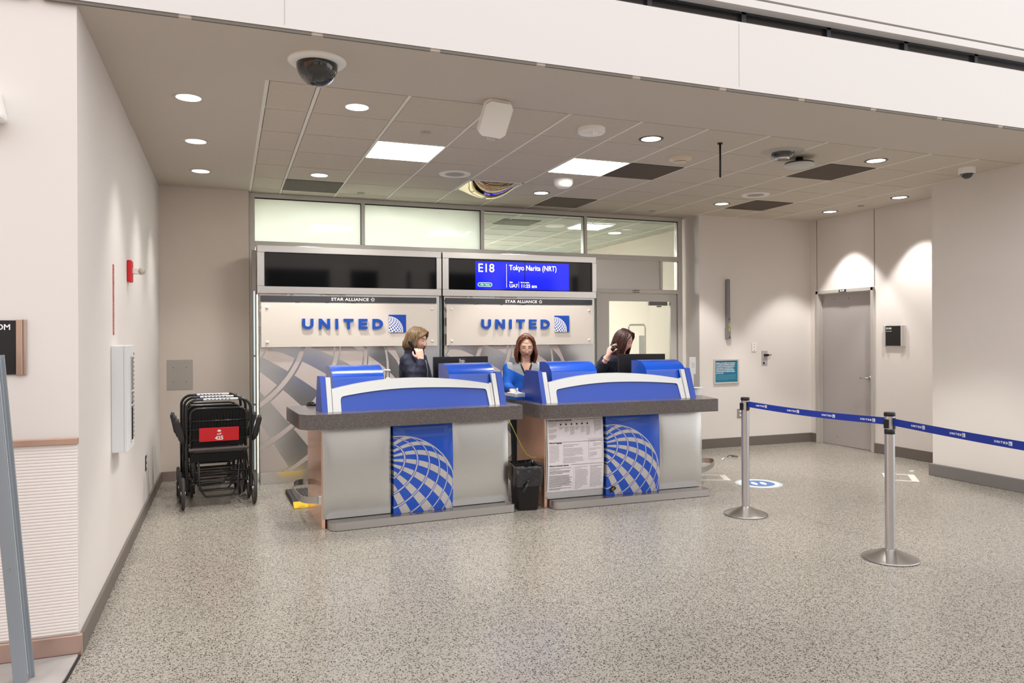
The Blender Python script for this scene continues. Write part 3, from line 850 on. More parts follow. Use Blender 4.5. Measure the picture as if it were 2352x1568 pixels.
        v.add_mesh(text_mesh('UA7', .055, 0, 'LEFT', .0005), F(3.03, 2.062))
        v.add_mesh(text_mesh('11:25 am', .055, 0, 'LEFT', .0005), F(3.17, 2.062))
        v.add_mesh(text_mesh('Flight', .018, 0, 'LEFT', .0005), F(3.032, 2.115))
        v.add_mesh(text_mesh('Est. departure', .018, 0, 'LEFT', .0005), F(3.172, 2.115))
        v.box(2.995 - x0, 2.998 - x0, -.0068, -.006, 2.06, 2.33); v.box(3.145 - x0, 3.147 - x0, -.0068, -.006, 2.06, 2.13)
        v.build('flight_text', SCR_W, sc)
        v = MB(); N = 10
        def pill(x0_, x1_, zc, r): return [(x1_ - r + r * math.cos(a), zc + r * math.sin(a)) for a in [-PI / 2 + PI * i / N for i in range(N + 1)]] + [(x0_ + r + r * math.cos(a), zc + r * math.sin(a)) for a in [PI / 2 + PI * i / N for i in range(N + 1)]]
        v.mi = 0; v.prism(pill(2.648 - x0, 2.82 - x0, 2.088, .023), -.0064, -.0055, 'y'); v.mi = 1; v.prism(pill(2.651 - x0, 2.817 - x0, 2.088, .020), -.0068, -.0055, 'y')
        v.mi = 0; v.add_mesh(text_mesh('On Time', .029, 0, 'CENTER', .0006), F(2.734, 2.079), 0)
        v.build('status_badge', [SCR_W, SCR_G], sc)
    return t
backwall(.285, 1.935, 'brushed steel backwall unit with blank black display and globe relief, behind the left counter', 1)
backwall(2.235, 1.905, 'brushed steel backwall unit whose display shows the E18 Tokyo flight', 2)
t = thing('glass_strip_post', 'slim post, glass strip with painted glow between the left wall and the blank-display unit', 'trim post', (.262, 8.16, 0))
v = MB(); v.box(-.025, .018, 0, .12, 0, 2.40, .002); v.build('post', mat('post_steel', (150, 140, 134), .3, .9), t)
v = MB()
for a, b in ((.14, .8), (.82, 1.30), (1.32, 1.98)): v.box(-.010, .004, -.003, .01, a, b)
v.build('glass_strip_glow', mat('pale_strip', (225, 242, 244), .3, emit=(220, 240, 245), es=.35), t)  # weak glow painted in for glass lit from behind
# ================================================================ SERVICE COUNTERS
def stone():
    m = bpy.data.materials.new('grey_stone'); m.use_nodes = True
    n = m.node_tree; b = n.nodes['Principled BSDF']
    t = n.nodes.new('ShaderNodeTexCoord'); v = n.nodes.new('ShaderNodeTexVoronoi'); v.inputs['Scale'].default_value = 480
    n.links.new(t.outputs['Object'], v.inputs['Vector'])
    r = n.nodes.new('ShaderNodeValToRGB'); s = n.nodes.new('ShaderNodeSeparateColor'); n.links.new(v.outputs['Color'], s.inputs[0]); n.links.new(s.outputs[0], r.inputs[0])
    e = r.color_ramp.elements
    e[0].position = 0.0; e[0].color = lin((66, 61, 62)) + (1,)
    e[1].position = 1.0; e[1].color = lin((128, 120, 116)) + (1,)
    k = e.new(.5); k.color = lin((86, 80, 80)) + (1,)
    n.links.new(r.outputs[0], b.inputs['Base Color']); b.inputs['Roughness'].default_value = .22
    return m
STONE = stone()

def globe_panel_mat(name, cx, cz, R):
    m = bpy.data.materials.new(name); m.use_nodes = True
    n = m.node_tree; b = n.nodes['Principled BSDF']
    inside, ring, mer, r2, M = globe_nodes(n, cx, cz, R)
    rl = M('GREATER_THAN', ring, 0.90)                                   # grey hairline
    gap = M('MULTIPLY', M('GREATER_THAN', ring, 0.80), M('LESS_THAN', ring, 0.90))
    bands = M('MULTIPLY', M('GREATER_THAN', mer, 0.55), M('SUBTRACT', 1.0, gap))
    msk = M('MULTIPLY', inside, M('MINIMUM', M('ADD', rl, bands), 1.0))
    rim = M('MULTIPLY', M('GREATER_THAN', r2, 0.965), inside)
    msk = M('MINIMUM', M('ADD', msk, rim), 1.0)
    mx = n.nodes.new('ShaderNodeMix'); mx.data_type = 'RGBA'
    n.links.new(msk, mx.inputs[0]); mx.inputs[6].default_value = lin((0, 78, 196)) + (1,); mx.inputs[7].default_value = lin((196, 192, 188)) + (1,)
    n.links.new(mx.outputs[2], b.inputs['Base Color']); b.inputs['Roughness'].default_value = .28; b.inputs['Coat Weight'].default_value = .5
    return m

def bow(z, z0, z1, amt):
    t = min(max((z - z0) / (z1 - z0), 0), 1)
    return amt * math.sin(PI * t) ** .8

def bowed_panel(x0, x1, yb, z0, z1, amt, thick, edge=.012):
    """panel bulging towards the customer (-y)"""
    v = MB(); N = 22
    def fn(u, w):
        z = z0 + (z1 - z0) * w
        e = 1.0
        xx = x0 + (x1 - x0) * u
        return (xx, yb - thick - bow(z, z0, z1, amt) * (1 - abs(2 * u - 1) ** 8 * .35), z)
    v.grid(fn, 18, N)
    # closed sides
    for u in (0, 1):
        col = [fn(u, j / N) for j in range(N + 1)]
        for a, b in zip(col, col[1:]):
            v.face([v.v(a), v.v(b), v.v((b[0], yb, b[2])), v.v((a[0], yb, a[2]))])
    for w in (0, 1):
        row = [fn(i / 18, w) for i in range(19)]
        for a, b in zip(row, row[1:]):
            v.face([v.v(a), v.v(b), v.v((b[0], yb, b[2])), v.v((a[0], yb, a[2]))])
    bmesh.ops.remove_doubles(v.bm, verts=v.bm.verts, dist=1e-5)
    return v

def rounded_poly(pts, n=8):
    """pts: (x, y, radius)"""
    out = []
    m = len(pts)
    for i, (x, y, r) in enumerate(pts):
        if r <= 0: out.append((x, y)); continue
        P = Vector((x, y)); A = Vector(pts[i - 1][:2]); B = Vector(pts[(i + 1) % m][:2])
        da = (A - P).normalized(); db = (B - P).normalized()
        p0 = P + da * r; p1 = P + db * r
        for k in range(n + 1):
            t = k / n
            q = p0 * (1 - t) ** 2 + P * 2 * t * (1 - t) + p1 * t ** 2
            out.append((q.x, q.y))
    return out

ZT, ZB = .915, .80
def arc_top(x, x0, xp, x1, z0, zp, z1):
    if x < xp: t = (xp - x) / (xp - x0); return zp - (zp - z0) * t ** 2
    t = (x - xp) / (x1 - xp); return zp - (zp - z1) * t ** 2

def counter(label, origin, rz, px, top_poly, s0, gm, hoods, fd=.54, flare=0.0):
    t = thing('service_counter', label, 'counter', origin, rz, 'airline service counters')
    x0, xa, xb, x1 = px
    yb = .17
    # carcass
    v = MB(); v.box(x0 + .03, x1 - .03, yb, .80, .03, ZB); v.build('carcass', mat('carcass_dark', (46, 42, 40), .6), t)
    v = MB(); v.box(x0, x0 + .028, yb - .03, .82, .0, ZB, .002); v.build('side_panel', mat('side_steel_peach_sheen', (250, 200, 172), .14, .62), t)  # peach tint puts a warm reflection into the steel's colour
    v = MB(); v.prism([(x1 - .028, yb - .03), (x1, yb - .03), (x1 + flare, .82), (x1 + flare - .028, .82)], .0, ZB, 'z'); v.build('side_panel', mat('side_steel_peach_sheen', (250, 200, 172), .14, .62), t)
    bowed_panel(x0 + .006, xa - .012, yb - .01, .072, ZB - .005, .03, .022).build('front_panel', STEEL, t, angle=40)
    bowed_panel(xb + .004, x1 - .006, yb - .01, .072, ZB - .005, .03, .022).build('front_panel', STEEL, t, angle=40)
    o = bowed_panel(xa, xb, yb - .02, .069, ZB - .004, .032, .05); o = o.build('logo_panel', gm, t, angle=40)
    # plinth
    v = MB(); v.prism(rounded_poly([(x0 + .04, .01, .09), (x1 + .012, .01, .03), (x1 + .012, .30, 0), (x0 + .04, .30, 0)]), 0.004, .064, 'z'); v.build('plinth', mat('plinth_steel', (186, 182, 180), .3, .72), t, angle=30)
    v = MB(); v.prism(rounded_poly([(x0 + .043, .013, .09), (x1 + .009, .013, .03), (x1 + .009, .30, 0), (x0 + .043, .30, 0)]), .064, .068, 'z'); v.build('plinth_cap', mat('cap_steel', (158, 154, 152), .22, .85), t)
    # worktop
    v = MB(); P = rounded_poly(top_poly, 10); v.prism(P, ZB, ZT - .003, 'z')
    c = Vector((sum(p[0] for p in P) / len(P), sum(p[1] for p in P) / len(P)))
    v.prism([(c.x + (p[0] - c.x) * .998, c.y + (p[1] - c.y) * .994) for p in P], ZT - .003, ZT, 'z')
    v.build('worktop', STONE, t, angle=35)
    # screen bank on the worktop
    y0 = .10; LE = .38
    def lean(z): return y0 + (z - ZT) * LE
    def slab(name, poly, thick, mt, dy=0.0, parent=t):
        v = MB()
        A = [v.v((p[0], lean(p[1]) + dy, p[1])) for p in poly]; B = [v.v((p[0], lean(p[1]) + dy + thick, p[1])) for p in poly]
        v.face(A[::-1]); v.face(B)
        for i in range(len(poly)): v.face([A[i], A[(i + 1) % len(poly)], B[(i + 1) % len(poly)], B[i]])
        return v.build(name, mt, parent)
    # outboard fins
    for a, b in ((s0 + .0, s0 + .04), (s0 + 1.505, s0 + 1.56)):
        v = MB(); v.prism([(lean(ZT) - .01, ZT), (lean(ZT) + fd, ZT), (lean(ZT) + fd * .74, 1.19), (lean(1.19) - .01, 1.19)], a, b, 'x'); v.build('side_fin', BLUE_D, t)
    slab('edge_post', [(s0 + .044, ZT), (s0 + .082, ZT), (s0 + .082, 1.18), (s0 + .044, 1.18)], .03, OFFWH)
    slab('edge_post', [(s0 + 1.462, ZT), (s0 + 1.502, ZT), (s0 + 1.502, 1.18), (s0 + 1.462, 1.18)], .03, OFFWH, -.004)
    slab('edge_post', [(s0 + 1.438, ZT), (s0 + 1.458, ZT), (s0 + 1.458, 1.10), (s0 + 1.438, 1.10)], .02, OFFWH, .006)
    # white arched rim
    xo0, xo1, xi0, xi1 = s0 + .086, s0 + 1.434, s0 + .150, s0 + 1.400
    N = 40
    def zo(x): return arc_top(x, xo0, s0 + .72, xo1, 1.088, 1.160, 1.092)
    def zi(x): return arc_top(x, xi0, s0 + .76, xi1, 1.028, 1.080, 1.050)
    outer = [(xo0, ZT)] + [(xo0 + (xo1 - xo0) * i / N, zo(xo0 + (xo1 - xo0) * i / N)) for i in range(N + 1)] + [(xo1, ZT)]
    def inn(i):
        x = xi0 + (xi1 - xi0) * i / N; z = zi(x); e = min(i, N - i) / N * (xi1 - xi0)
        if e < .02: z -= (.02 - e) ** 2 / .02 * .8
        return (x, z)
    us = [0, .004, .008, .014, .022, .034] + [.034 + (.932) * i / 29 for i in range(1, 30)] + [.978, .986, .992, .996, 1.0]
    N = len(us) - 1
    def zz_in(u):
        x = xi0 + (xi1 - xi0) * u; z = zi(x); e = min(u, 1 - u) * (xi1 - xi0); r = .024
        if e < r: z -= r - math.sqrt(max(r * r - (r - e) ** 2, 0))
        return (x, z)
    outer = [(xo0, ZT)] + [(xo0 + (xo1 - xo0) * u, zo(xo0 + (xo1 - xo0) * u)) for u in us] + [(xo1, ZT)]
    inner = [(xi0, ZT)] + [zz_in(u) for u in us] + [(xi1 + .008, ZT)]
    v = MB()
    for dy, sgn in ((0, 1), (.035, -1)):
        pass
    def V3(p, dy): return v.v((p[0], lean(p[1]) + dy, p[1]))
    OF = [V3(p, 0) for p in outer]; IF = [V3(p, 0) for p in inner]; OB = [V3(p, .05) for p in outer]; IB = [V3(p, .02) for p in inner]
    for i in range(len(outer) - 1):
        v.face([OF[i], OF[i + 1], IF[i + 1], IF[i]]); v.face([OF[i], OB[i], OB[i + 1], OF[i + 1]]); v.face([IF[i], IF[i + 1], IB[i + 1], IB[i]]); v.face([OB[i], IB[i], IB[i + 1], OB[i + 1]])
    v.build('arched_rim', OFFWH, t)
    slab('front_inset', inner, .01, BLUE_D, .012)
    # back board that closes the bank
    for (h0, h1) in hoods:
        prof = [(.20, ZT)] + [(.20, 1.02), (.235, 1.15)]
        for k in range(1, 13):
            a = PI / 2 * k / 12
            prof.append((.235 + .20 * (1 - math.cos(a)), 1.15 + .117 * math.sin(a)))
        prof += [(.52, 1.262), (.52, ZT)]
        v = MB(); v.prism(prof, h0, h1, 'x'); v.build('monitor_hood', BLUE, t, angle=25)
    return t, lean
P1 = (0.0, .563, 1.068, 1.592)
c1, lean1 = counter('left service counter with blue globe panel between two steel panels, no poster', (.690, 5.865, 0), math.radians(3.3), P1,
        [(-.185, -.075, .17), (1.655, -.075, .05), (1.655, .78, 0), (-.185, .78, .04)], .0, globe_panel_mat('globe_panel_left', .60, .20, .50), ((.105, .525), (1.09, 1.515)), .30)
P2 = (0.0, .585, 1.125, 1.612)
c2, lean2 = counter('right service counter with a white notice poster beside its globe panel', (2.583, 5.885, 0), math.radians(-0.6), P2,
        [(-.125, -.085, .15), (1.645, -.085, 0), (1.86, .78, 0), (.22, .78, 0), (.22, 1.12, 0), (-.125, 1.12, .03)], -.035, globe_panel_mat('globe_panel_right', .635, .215, .49), ((.115, .565), (1.08, 1.50)), .54, .19)

# notice poster taped on the steel panel of the right counter
def on_panel(t_, x, z, off):     # local point of the bowed steel panel
    return (x, .17 - .01 - .022 - bow(z, .072, ZB - .005, .03) - off, z)
PT = thing('notice_poster', 'white poster of printed notices on the left steel panel of the right counter', 'poster', (2.583, 5.885, 0), math.radians(-0.6))
v = MB(); v.grid(lambda u, w: on_panel(0, .018 + .545 * u, .135 + .66 * w, .0035 + .002 * math.sin(u * 5)), 12, 24)
v.build('sheet', mat('poster_paper', (238, 232, 236), .45), PT, smooth=True)
def flat_on_panel(mb, off=.0062):
    for q in mb.bm.verts:
        x, z = q.co.x, q.co.z
        q.co = Vector(on_panel(0, x, z, off + .002 * math.sin(((x - .018) / .545) * 5)))
INK = mat('poster_ink', (46, 44, 48), .6); INK2 = mat('poster_ink_grey', (120, 116, 122), .6)
v = MB()
for s, zz in (('About hazardous materials', .752), ('About baggage', .558), ('About contract terms', .358)):
    v.add_mesh(text_mesh(s, .0205, 0, 'LEFT', .0006), front(.034, 0, zz))
for zz, xs_ in ((.759, .30), (.566, .165), (.365, .24)):
    v.box(xs_, .556, 0, .0001, zz, zz + .0022)
    v.box(.022, .031, 0, .0001, zz, zz + .0022)
flat_on_panel(v); v.build('headings', INK, PT, normals=False)
def para(mb, x0, x1, z1, n, dz, th=.0022, rag=.15):
    for i in range(n):
        xe = x1 - random.random() * rag * (x1 - x0) - (0.4 * (x1 - x0) if i == n - 1 else 0)
        x = x0
        while x < xe:
            w_ = random.uniform(.006, .018)
            mb.box(x, min(x + w_, xe), 0, .0001, z1 - i * dz - th, z1 - i * dz); x += w_ + .0028
def section(name, m, *fns):
    v = MB()
    for f_ in fns: f_(v)
    flat_on_panel(v); v.build(name, m, PT, normals=False)
section('intro_print', INK2, lambda v: (para(v, .034, .115, .742, 5, .0095), para(v, .034, .11, .68, 4, .0095), para(v, .034, .11, .635, 5, .0085)))
section('icon_row', INK, lambda v: [v.box(.142 + k * .052, .156 + k * .052, 0, .0001, .715, .729) for k in range(6)])
section('icon_captions', INK2, lambda v: ([para(v, .135 + k * .052, .176 + k * .052, .70, 3 + (k * 3) % 8, .0085) for k in range(6)], para(v, .135, .38, .742, 1, .01)))
section('side_column_print', INK2, lambda v: (para(v, .485, .55, .742, 11, .0085), v.box(.478, .480, 0, .0001, .63, .745)))
section('baggage_print', INK2, lambda v: (para(v, .034, .13, .54, 14, .0108),))
section('baggage_text_block', INK2, lambda v: (para(v, .165, .33, .543, 2, .013, .003), para(v, .165, .37, .51, 7, .0105), para(v, .165, .38, .43, 5, .0105)))
section('boxed_note', INK2, lambda v: (v.box(.415, .550, 0, .0001, .585, .5865), v.box(.415, .550, 0, .0001, .405, .4065), v.box(.415, .4165, 0, .0001, .405, .585), v.box(.5485, .550, 0, .0001, .405, .585), para(v, .425, .54, .575, 2, .012), para(v, .46, .54, .545, 3, .011), para(v, .425, .54, .50, 2, .011), para(v, .425, .50, .465, 4, .011)))
v = MB()
para(v, .034, .25, .342, 2, .011, .003); para(v, .034, .255, .318, 3, .0105, .0036); para(v, .034, .255, .278, 11, .0098, .0036); para(v, .034, .255, .165, 2, .0098, .0036)
flat_on_panel(v); v.build('bold_print', INK, PT, normals=False)
v = MB()
para(v, .28, .40, .345, 2, .012); para(v, .28, .41, .318, 16, .0098); para(v, .43, .55, .345, 2, .012, .003); para(v, .43, .55, .318, 18, .0095); para(v, .28, .35, .16, 2, .011)
v.box(.266, .267, 0, .0001, .15, .345)
flat_on_panel(v); v.build('column_print', INK2, PT, normals=False)

t = thing('worn_sticker', 'small dark gold-flecked sticker at the bottom of the right globe panel', 'sticker', (2.583, 5.885, 0), math.radians(-0.6))
v = MB(); pts = [(.612, .12), (.63, .155), (.655, .15), (.678, .135), (.668, .118), (.65, .112), (.64, .092), (.628, .1), (.62, .088)]
yy = .17 - .02 - .05 - .009
A = [v.v((a, yy - bow(b, .069, ZB - .004, .032) + .004, b)) for a, b in pts]; v.face(A)
v.build('backing', mat('sticker_black', (20, 18, 14), .5), t)
v = MB()
for a, b in ((.63, .13), (.645, .135), (.638, .118)): v.box(a - .005, a + .006, yy - .0185, yy - .0175, b - .004, b + .006)
v.build('gold_patch', mat('sticker_gold', (170, 130, 70), .4), t)

# ---- cable between the counters
t = tag(None or (lambda o: o)(MB().tube([Vector((2.33, 6.25, .765)), Vector((2.37, 6.24, .69)), Vector((2.41, 6.23, .60)), Vector((2.46, 6.22, .50)), Vector((2.50, 6.215, .440)), Vector((2.535, 6.21, .418)), Vector((2.565, 6.2, .412)), Vector((2.579, 6.19, .42))], .0042, 8).build('network_cable', mat('cable_lime', (196, 202, 84), .45), smooth=True)), 'thin yellow-green cable sagging between the two counters above the bin', 'cable')

# ---- things on the counters
def place(c, x, y, z=0):   # local point of a counter in world
    a = c.rotation_euler.z; return (c.location.x + x * math.cos(a) - y * math.sin(a), c.location.y + x * math.sin(a) + y * math.cos(a), z)
def mouse(loc, rz, lb):
    t = thing('computer_mouse', lb, 'computer mouse', loc, rz)
    v = MB(); v.ball((0, 0, .004), (.031, .055, .034), 20, 12)
    for q in v.bm.verts: q.co.z = max(q.co.z, 0)
    v.build('shell', BLACK_G, t, smooth=True)
    v = MB(); v.cyl((-.004, -.028, .034), (.004, -.028, .034), .007, n=12); v.build('scroll_wheel', GREY_PL, t, smooth=True)
mouse((.665, 6.60, ZT), .6, 'black mouse on the left end of the left counter worktop')
mouse((.765, 6.55, ZT), 1.4, 'second black mouse, half hidden by the left blue fin')
def monitor(loc, rz, lb, w=.53, logo=True, h=.335):
    t = thing('monitor', lb, 'monitor', loc, rz)
    v = MB(); v.box(-w / 2, w / 2, -.02, .018, .065, .065 + h, .006); v.build('back_shell', mat('monitor_black', (26, 25, 26), .38), t)
    v = MB(); v.box(-w / 2 + .012, w / 2 - .012, .018, .02, .08, .05 + h); v.build('screen', SCR, t)
    v = MB(); v.box(-.03, .03, -.045, -.02, .0, .20, .004); v.box(-.11, .11, -.12, .06, 0, .012, .004); v.build('stand', BLACK, t)
    if logo:
        v = MB(); v.box(-.03, .045, -.0215, -.0203, .33, .385); lg = v.build('logo_plate', mat('logo_plate_grey', (62, 62, 64), .3), t)
        v = MB(); v.add_mesh(text_mesh('hp', .05, .0002, 'LEFT', .0008), front(-.02, -.022, .345)); v.build('logo', WHITE_TX, lg)
    return t
monitor((2.02, 6.66, ZT), math.radians(2), 'black monitor seen from behind, beside the person in the dark jacket')
monitor((3.915, 6.62, ZT), math.radians(-16), 'black monitor seen from behind, in front of the bowed person', .48, False)
def pump_bottle(loc, lb, s=1.0):
    t = thing('sanitizer_bottle', lb, 'bottle', loc)
    v = MB(); v.lathe([(0, 0), (.03 * s, .0), (.032 * s, .01), (.032 * s, .13 * s), (.026 * s, .15 * s), (.012 * s, .16 * s), (.012 * s, .17 * s)], 24); v.build('bottle', mat('clear_plastic', (226, 228, 226), .15, trans=.3), t, smooth=True)
    v = MB(); v.lathe([(0.016 * s, .165 * s), (.016 * s, .19 * s), (.006 * s, .193 * s), (.006 * s, .235 * s), (.02 * s, .24 * s), (.018 * s, .252 * s), (0, .254 * s)], 20)
    v.tube([(0, 0, .245 * s), (-.02 * s, -.005, .248 * s), (-.045 * s, -.01, .238 * s)], .006 * s, 8); v.build('pump', WHITE_PL, t, smooth=True)
pump_bottle((1.325, 6.58, ZT), 'white pump bottle right of the left blue hood', 1.18)
t = thing('plastic_tub', 'small white lidded tub at the right end of the right counter', 'tub', (4.318, 6.235, ZT))
v = MB(); v.lathe([(0, 0), (.042, 0), (.05, .062), (.05, .065), (0, .065)], 28); v.build('tub', WHITE_PL, t, smooth=False)
v = MB(); v.lathe([(0, .066), (.056, .066), (.056, .074), (0, .074)], 28); v.build('lid', WHITE_TX, t)
t = thing('handwritten_card', 'small white card standing behind the right end of the right counter', 'card', (4.335, 6.33, ZT))
v = MB(); v.box(-.045, .028, 0, .003, .20, .37); v.build('card', WHITE_TX, t)
v = MB(); v.box(-.038, .006, .003, .03, 0.004, .25, .003); v.box(-.045, .02, -.01, .04, 0, .008); v.build('column', WHITE_PL, t)
v = MB()
for k in range(3): v.tube([(-.022 + .006 * i, -.001, .27 + .018 * k + .004 * math.sin(i * 2.1 + k)) for i in range(7)], .0012, 5)
v.build('scribble', INK2, t)
# tissue box
t = thing('tissue_box', 'open white and blue tissue box on the left end of the right counter', 'tissue box', (2.505, 6.49, ZT), math.radians(94))
v = MB(); v.box(-.10, .10, -.055, .055, .028, .062, .003); v.build('carton', mat('carton_white', (232, 230, 228), .5), t)
v = MB(); v.box(-.101, .101, -.056, .056, 0, .028, .002); v.build('blue_band', mat('carton_blue', (30, 100, 196), .45), t)
v = MB(); v.lathe([(0, .0625), (.03, .0625)], 20); v.bm.transform(Matrix.Diagonal((1.6, .8, 1, 1))); v.build('opening', mat('carton_slot', (150, 160, 170), .6), t)
v = MB()
for k in range(6):
    a = k * 1.05
    v.face([v.v((0, 0, .06)), v.v((.03 * math.cos(a), .018 * math.sin(a), .085 + .012 * (k % 3))), v.v((.034 * math.cos(a + .8), .018 * math.sin(a + .8), .078 + .014 * ((k + 1) % 3)))])
v.build('tissue', mat('tissue_white', (250, 250, 250), .8), t)
t = tag(MB().box(-.05, .05, -.02, .02, 0, .018, .003).build('paper_slip', mat('slip_white', (240, 240, 238), .6), loc=(1.52, 6.62, ZT + .215)), 'small white slip showing just above the arched rim of the left counter', 'paper')
bpy.data.objects.remove(t)

# foot rails at the outer sides of the counters
def foot_rail(pts, lb, z=.17, h=.05):
    t = thing('foot_rail', lb, 'foot rail', (pts[0][0], pts[0][1], 0))
    ox, oy = pts[0]
    v = MB(); n = len(pts)
    # smooth
    P = []
    for i in range(n - 1):
        p0 = Vector(pts[max(i - 1, 0)]); p1 = Vector(pts[i]); p2 = Vector(pts[i + 1]); p3 = Vector(pts[min(i + 2, n - 1)])
        for k in range(6):
            s_ = k / 6
            P.append(.5 * ((2 * p1) + (-p0 + p2) * s_ + (2 * p0 - 5 * p1 + 4 * p2 - p3) * s_ ** 2 + (-p0 + 3 * p1 - 3 * p2 + p3) * s_ ** 3))
    P.append(Vector(pts[-1]))
    rows = []
    for i, p in enumerate(P):
        d = (P[min(i + 1, len(P) - 1)] - P[max(i - 1, 0)]).normalized(); nn = Vector((-d.y, d.x)) * .003
        a, b = p - nn, p + nn
        rows.append([v.v((a.x - ox, a.y - oy, z)), v.v((b.x - ox, b.y - oy, z)), v.v((b.x - ox, b.y - oy, z + h)), v.v((a.x - ox, a.y - oy, z + h))])
    for A, B in zip(rows, rows[1:]):
        for k in range(4): v.face([A[k], A[(k + 1) % 4], B[(k + 1) % 4], B[k]])
    v.face(rows[0]); v.face(rows[-1][::-1])
    v.build('band', STEEL_S, t, angle=40)
    v = MB(); v.box(-.012, .012, -.03, .006, z - .01, z + h + .01, .003); v.build('clamp', STEEL_H, t)
    return t
foot_rail([(.672, 6.05), (.62, 6.055), (.56, 6.10), (.525, 6.24), (.515, 6.60), (.545, 6.80), (.60, 6.86), (.645, 6.865)], 'curved flat steel foot rail on the left side of the left counter', .195, .052)
foot_rail([(4.275, 6.20), (4.40, 6.24), (4.62, 6.42), (4.74, 6.56), (4.76, 6.66), (4.66, 6.72), (4.40, 6.66)], 'curved flat steel foot rail on the right side of the right counter', .15, .052)
# ramp mat
t = thing('wheel_ramp', 'black rubber ramp with yellow edges on the floor beside the left counter', 'ramp', (.655, 7.20, 0), math.radians(2))
v = MB(); v.prism([(-.16, .0), (-.12, .045), (.12, .045), (.16, .0)], -.33, .33, 'y')
v.bm.free(); v = MB(); v.box(-.13, .13, -.30, .30, 0, .04, .004)
for i in range(9): v.box(-.125 + i * .029, -.112 + i * .029, -.29, .29, .04, .044)
v.build('tread', mat('ramp_rubber', (58, 54, 54), .7), t)
for sy in (-1, 1):
    v = MB(); y_, y2 = sy * .30, sy * .40
    A = [v.v(p) for p in ((-.13, y_, .0), (.13, y_, .0), (.13, y_, .042), (-.13, y_, .042), (-.13, y2, .0), (.13, y2, 0), (.13, y2, .006), (-.13, y2, .006))]
    for q in ((0, 1, 2, 3), (4, 7, 6, 5), (0, 4, 5, 1), (3, 2, 6, 7), (0, 3, 7, 4), (1, 5, 6, 2)): v.face([A[i] for i in q])
    v.build('yellow_edge', mat('ramp_yellow', (236, 194, 24), .55), t)

# waste bin with bag
t = thing('waste_bin', 'black plastic waste bin with a black bag between the two counters', 'bin', (2.43, 6.10, 0), math.radians(-8))
def rect_ring(hx, hy, r, n=6):
    P = []
    for cx, cy, a0 in ((hx - r, hy - r, 0), (-hx + r, hy - r, PI / 2), (-hx + r, -hy + r, PI), (hx - r, -hy + r, 1.5 * PI)):
        for k in range(n + 1):
            a = a0 + PI / 2 * k / n; P.append((cx + r * math.cos(a), cy + r * math.sin(a)))
    return P
def loft(mb, rings, cap0=True, cap1=False):
    R = [[mb.v(p) for p in r] for r in rings]
    for A, B in zip(R, R[1:]):
        for i in range(len(A)): mb.face([A[i], A[(i + 1) % len(A)], B[(i + 1) % len(A)], B[i]])
    if cap0: mb.face(R[0][::-1])
    if cap1: mb.face(R[-1])
v = MB(); loft(v, [[(x, y, z) for x, y in rect_ring(hx, hy, .03)] for hx, hy, z in ((.088, .12, 0), (.092, .125, .01), (.112, .148, .36), (.116, .152, .365), (.105, .14, .365), (.085, .118, .03))], True, True)
v.build('bucket', mat('bin_black', (24, 21, 22), .45), t, angle=40)
v = MB()
rings = []
for j, (k, z) in enumerate(((.96, .33), (1.0, .385), (1.06, .39), (1.09, .37), (1.10, .32), (1.12, .27), (1.10, .245))):
    rg = []
    for i, (x, y) in enumerate(rect_ring(.114, .150, .035, 8)):
        nz_ = noise.noise(Vector((x * 22, y * 22, j * .9)))
        cr = noise.noise(Vector((x * 60, y * 60, j * .25)))
        kk = k + .05 * nz_ + .045 * cr * (j > 1)
        rg.append((x * kk, y * kk, z + .016 * nz_ + (.012 * cr if j > 4 else 0) - (.03 * max(0, -y / .15) * (j == 6))))
    rings.append(rg)
loft(v, rings, False, False)
bag = v.build('bin_bag', mat('bag_black', (26, 26, 29), .22, bump=((35, 35, 22), .9), spec=.7), t, smooth=True)
v = MB(); v.ball((-.01, -.168, .262), (.018, .014, .016), 12, 8)
v.tube([(-.01, -.172, .258), (-.03, -.178, .22), (-.055, -.176, .175), (-.06, -.172, .155)], [.010, .016, .014, .003], 8)
for a in (-1, 1): v.tube([(-.01, -.17, .262), (a * .04, -.168, .285 + .01 * a), (a * .09, -.16, .30)], [.008, .007, .003], 6)
v.build('bag_knot', mat('bag_black', (26, 26, 29), .22), bag, smooth=True)
# ================================================================ DOOR, WALL FITTINGS
def right_wall(y, z, x=7.68):       # faces -X
    return frame((x, y, z), (0, -1, 0), (0, 0, 1))
def left_wall(y, z, x=-.665):       # faces +X
    return frame((x, y, z), (0, 1, 0), (0, 0, 1))
DOORP = mat('door_paint', (176, 170, 170), .45)
FRAMEP = mat('door_frame_paint', (186, 182, 176), .45)
v = MB()
v.box(7.725, 7.738, 7.30, 8.20, .012, 2.055); dr = struct(v.build('door_2', DOORP))
v = MB()
v.box(7.655, 7.76, 7.252, 7.298, 0, 2.105, .004); v.box(7.655, 7.76, 8.203, 8.248, 0, 2.105, .004); v.box(7.655, 7.76, 7.252, 8.248, 2.06, 2.108, .004)
v.box(7.69, 7.735, 7.296, 7.312, 0, 2.06); v.box(7.69, 7.735, 8.19, 8.204, 0, 2.06); v.box(7.69, 7.735, 7.3, 8.2, 2.045, 2.062)
v.build('door_frame', FRAMEP, dr)
v = MB(); v.cyl((7.725, 7.36, .94), (7.70, 7.36, .94), .026); v.cyl((7.70, 7.36, .94), (7.665, 7.36, .94), .009); v.tube([(7.668, 7.36, .94), (7.664, 7.40, .94), (7.664, 7.48, .938)], .009, 10); v.build('door_handle', STEEL_S, dr, smooth=True)
v = MB(); v.box(7.648, 7.656, 7.695, 7.815, 2.068, 2.10); tg = v.build('number_plate', BLACK, dr)
v = MB(); v.add_mesh(text_mesh('E2.56B', .028, .0004, 'CENTER', .0008), right_wall(7.755, 2.075, 7.647)); v.build('number', WHITE_TX, tg)
v = MB()
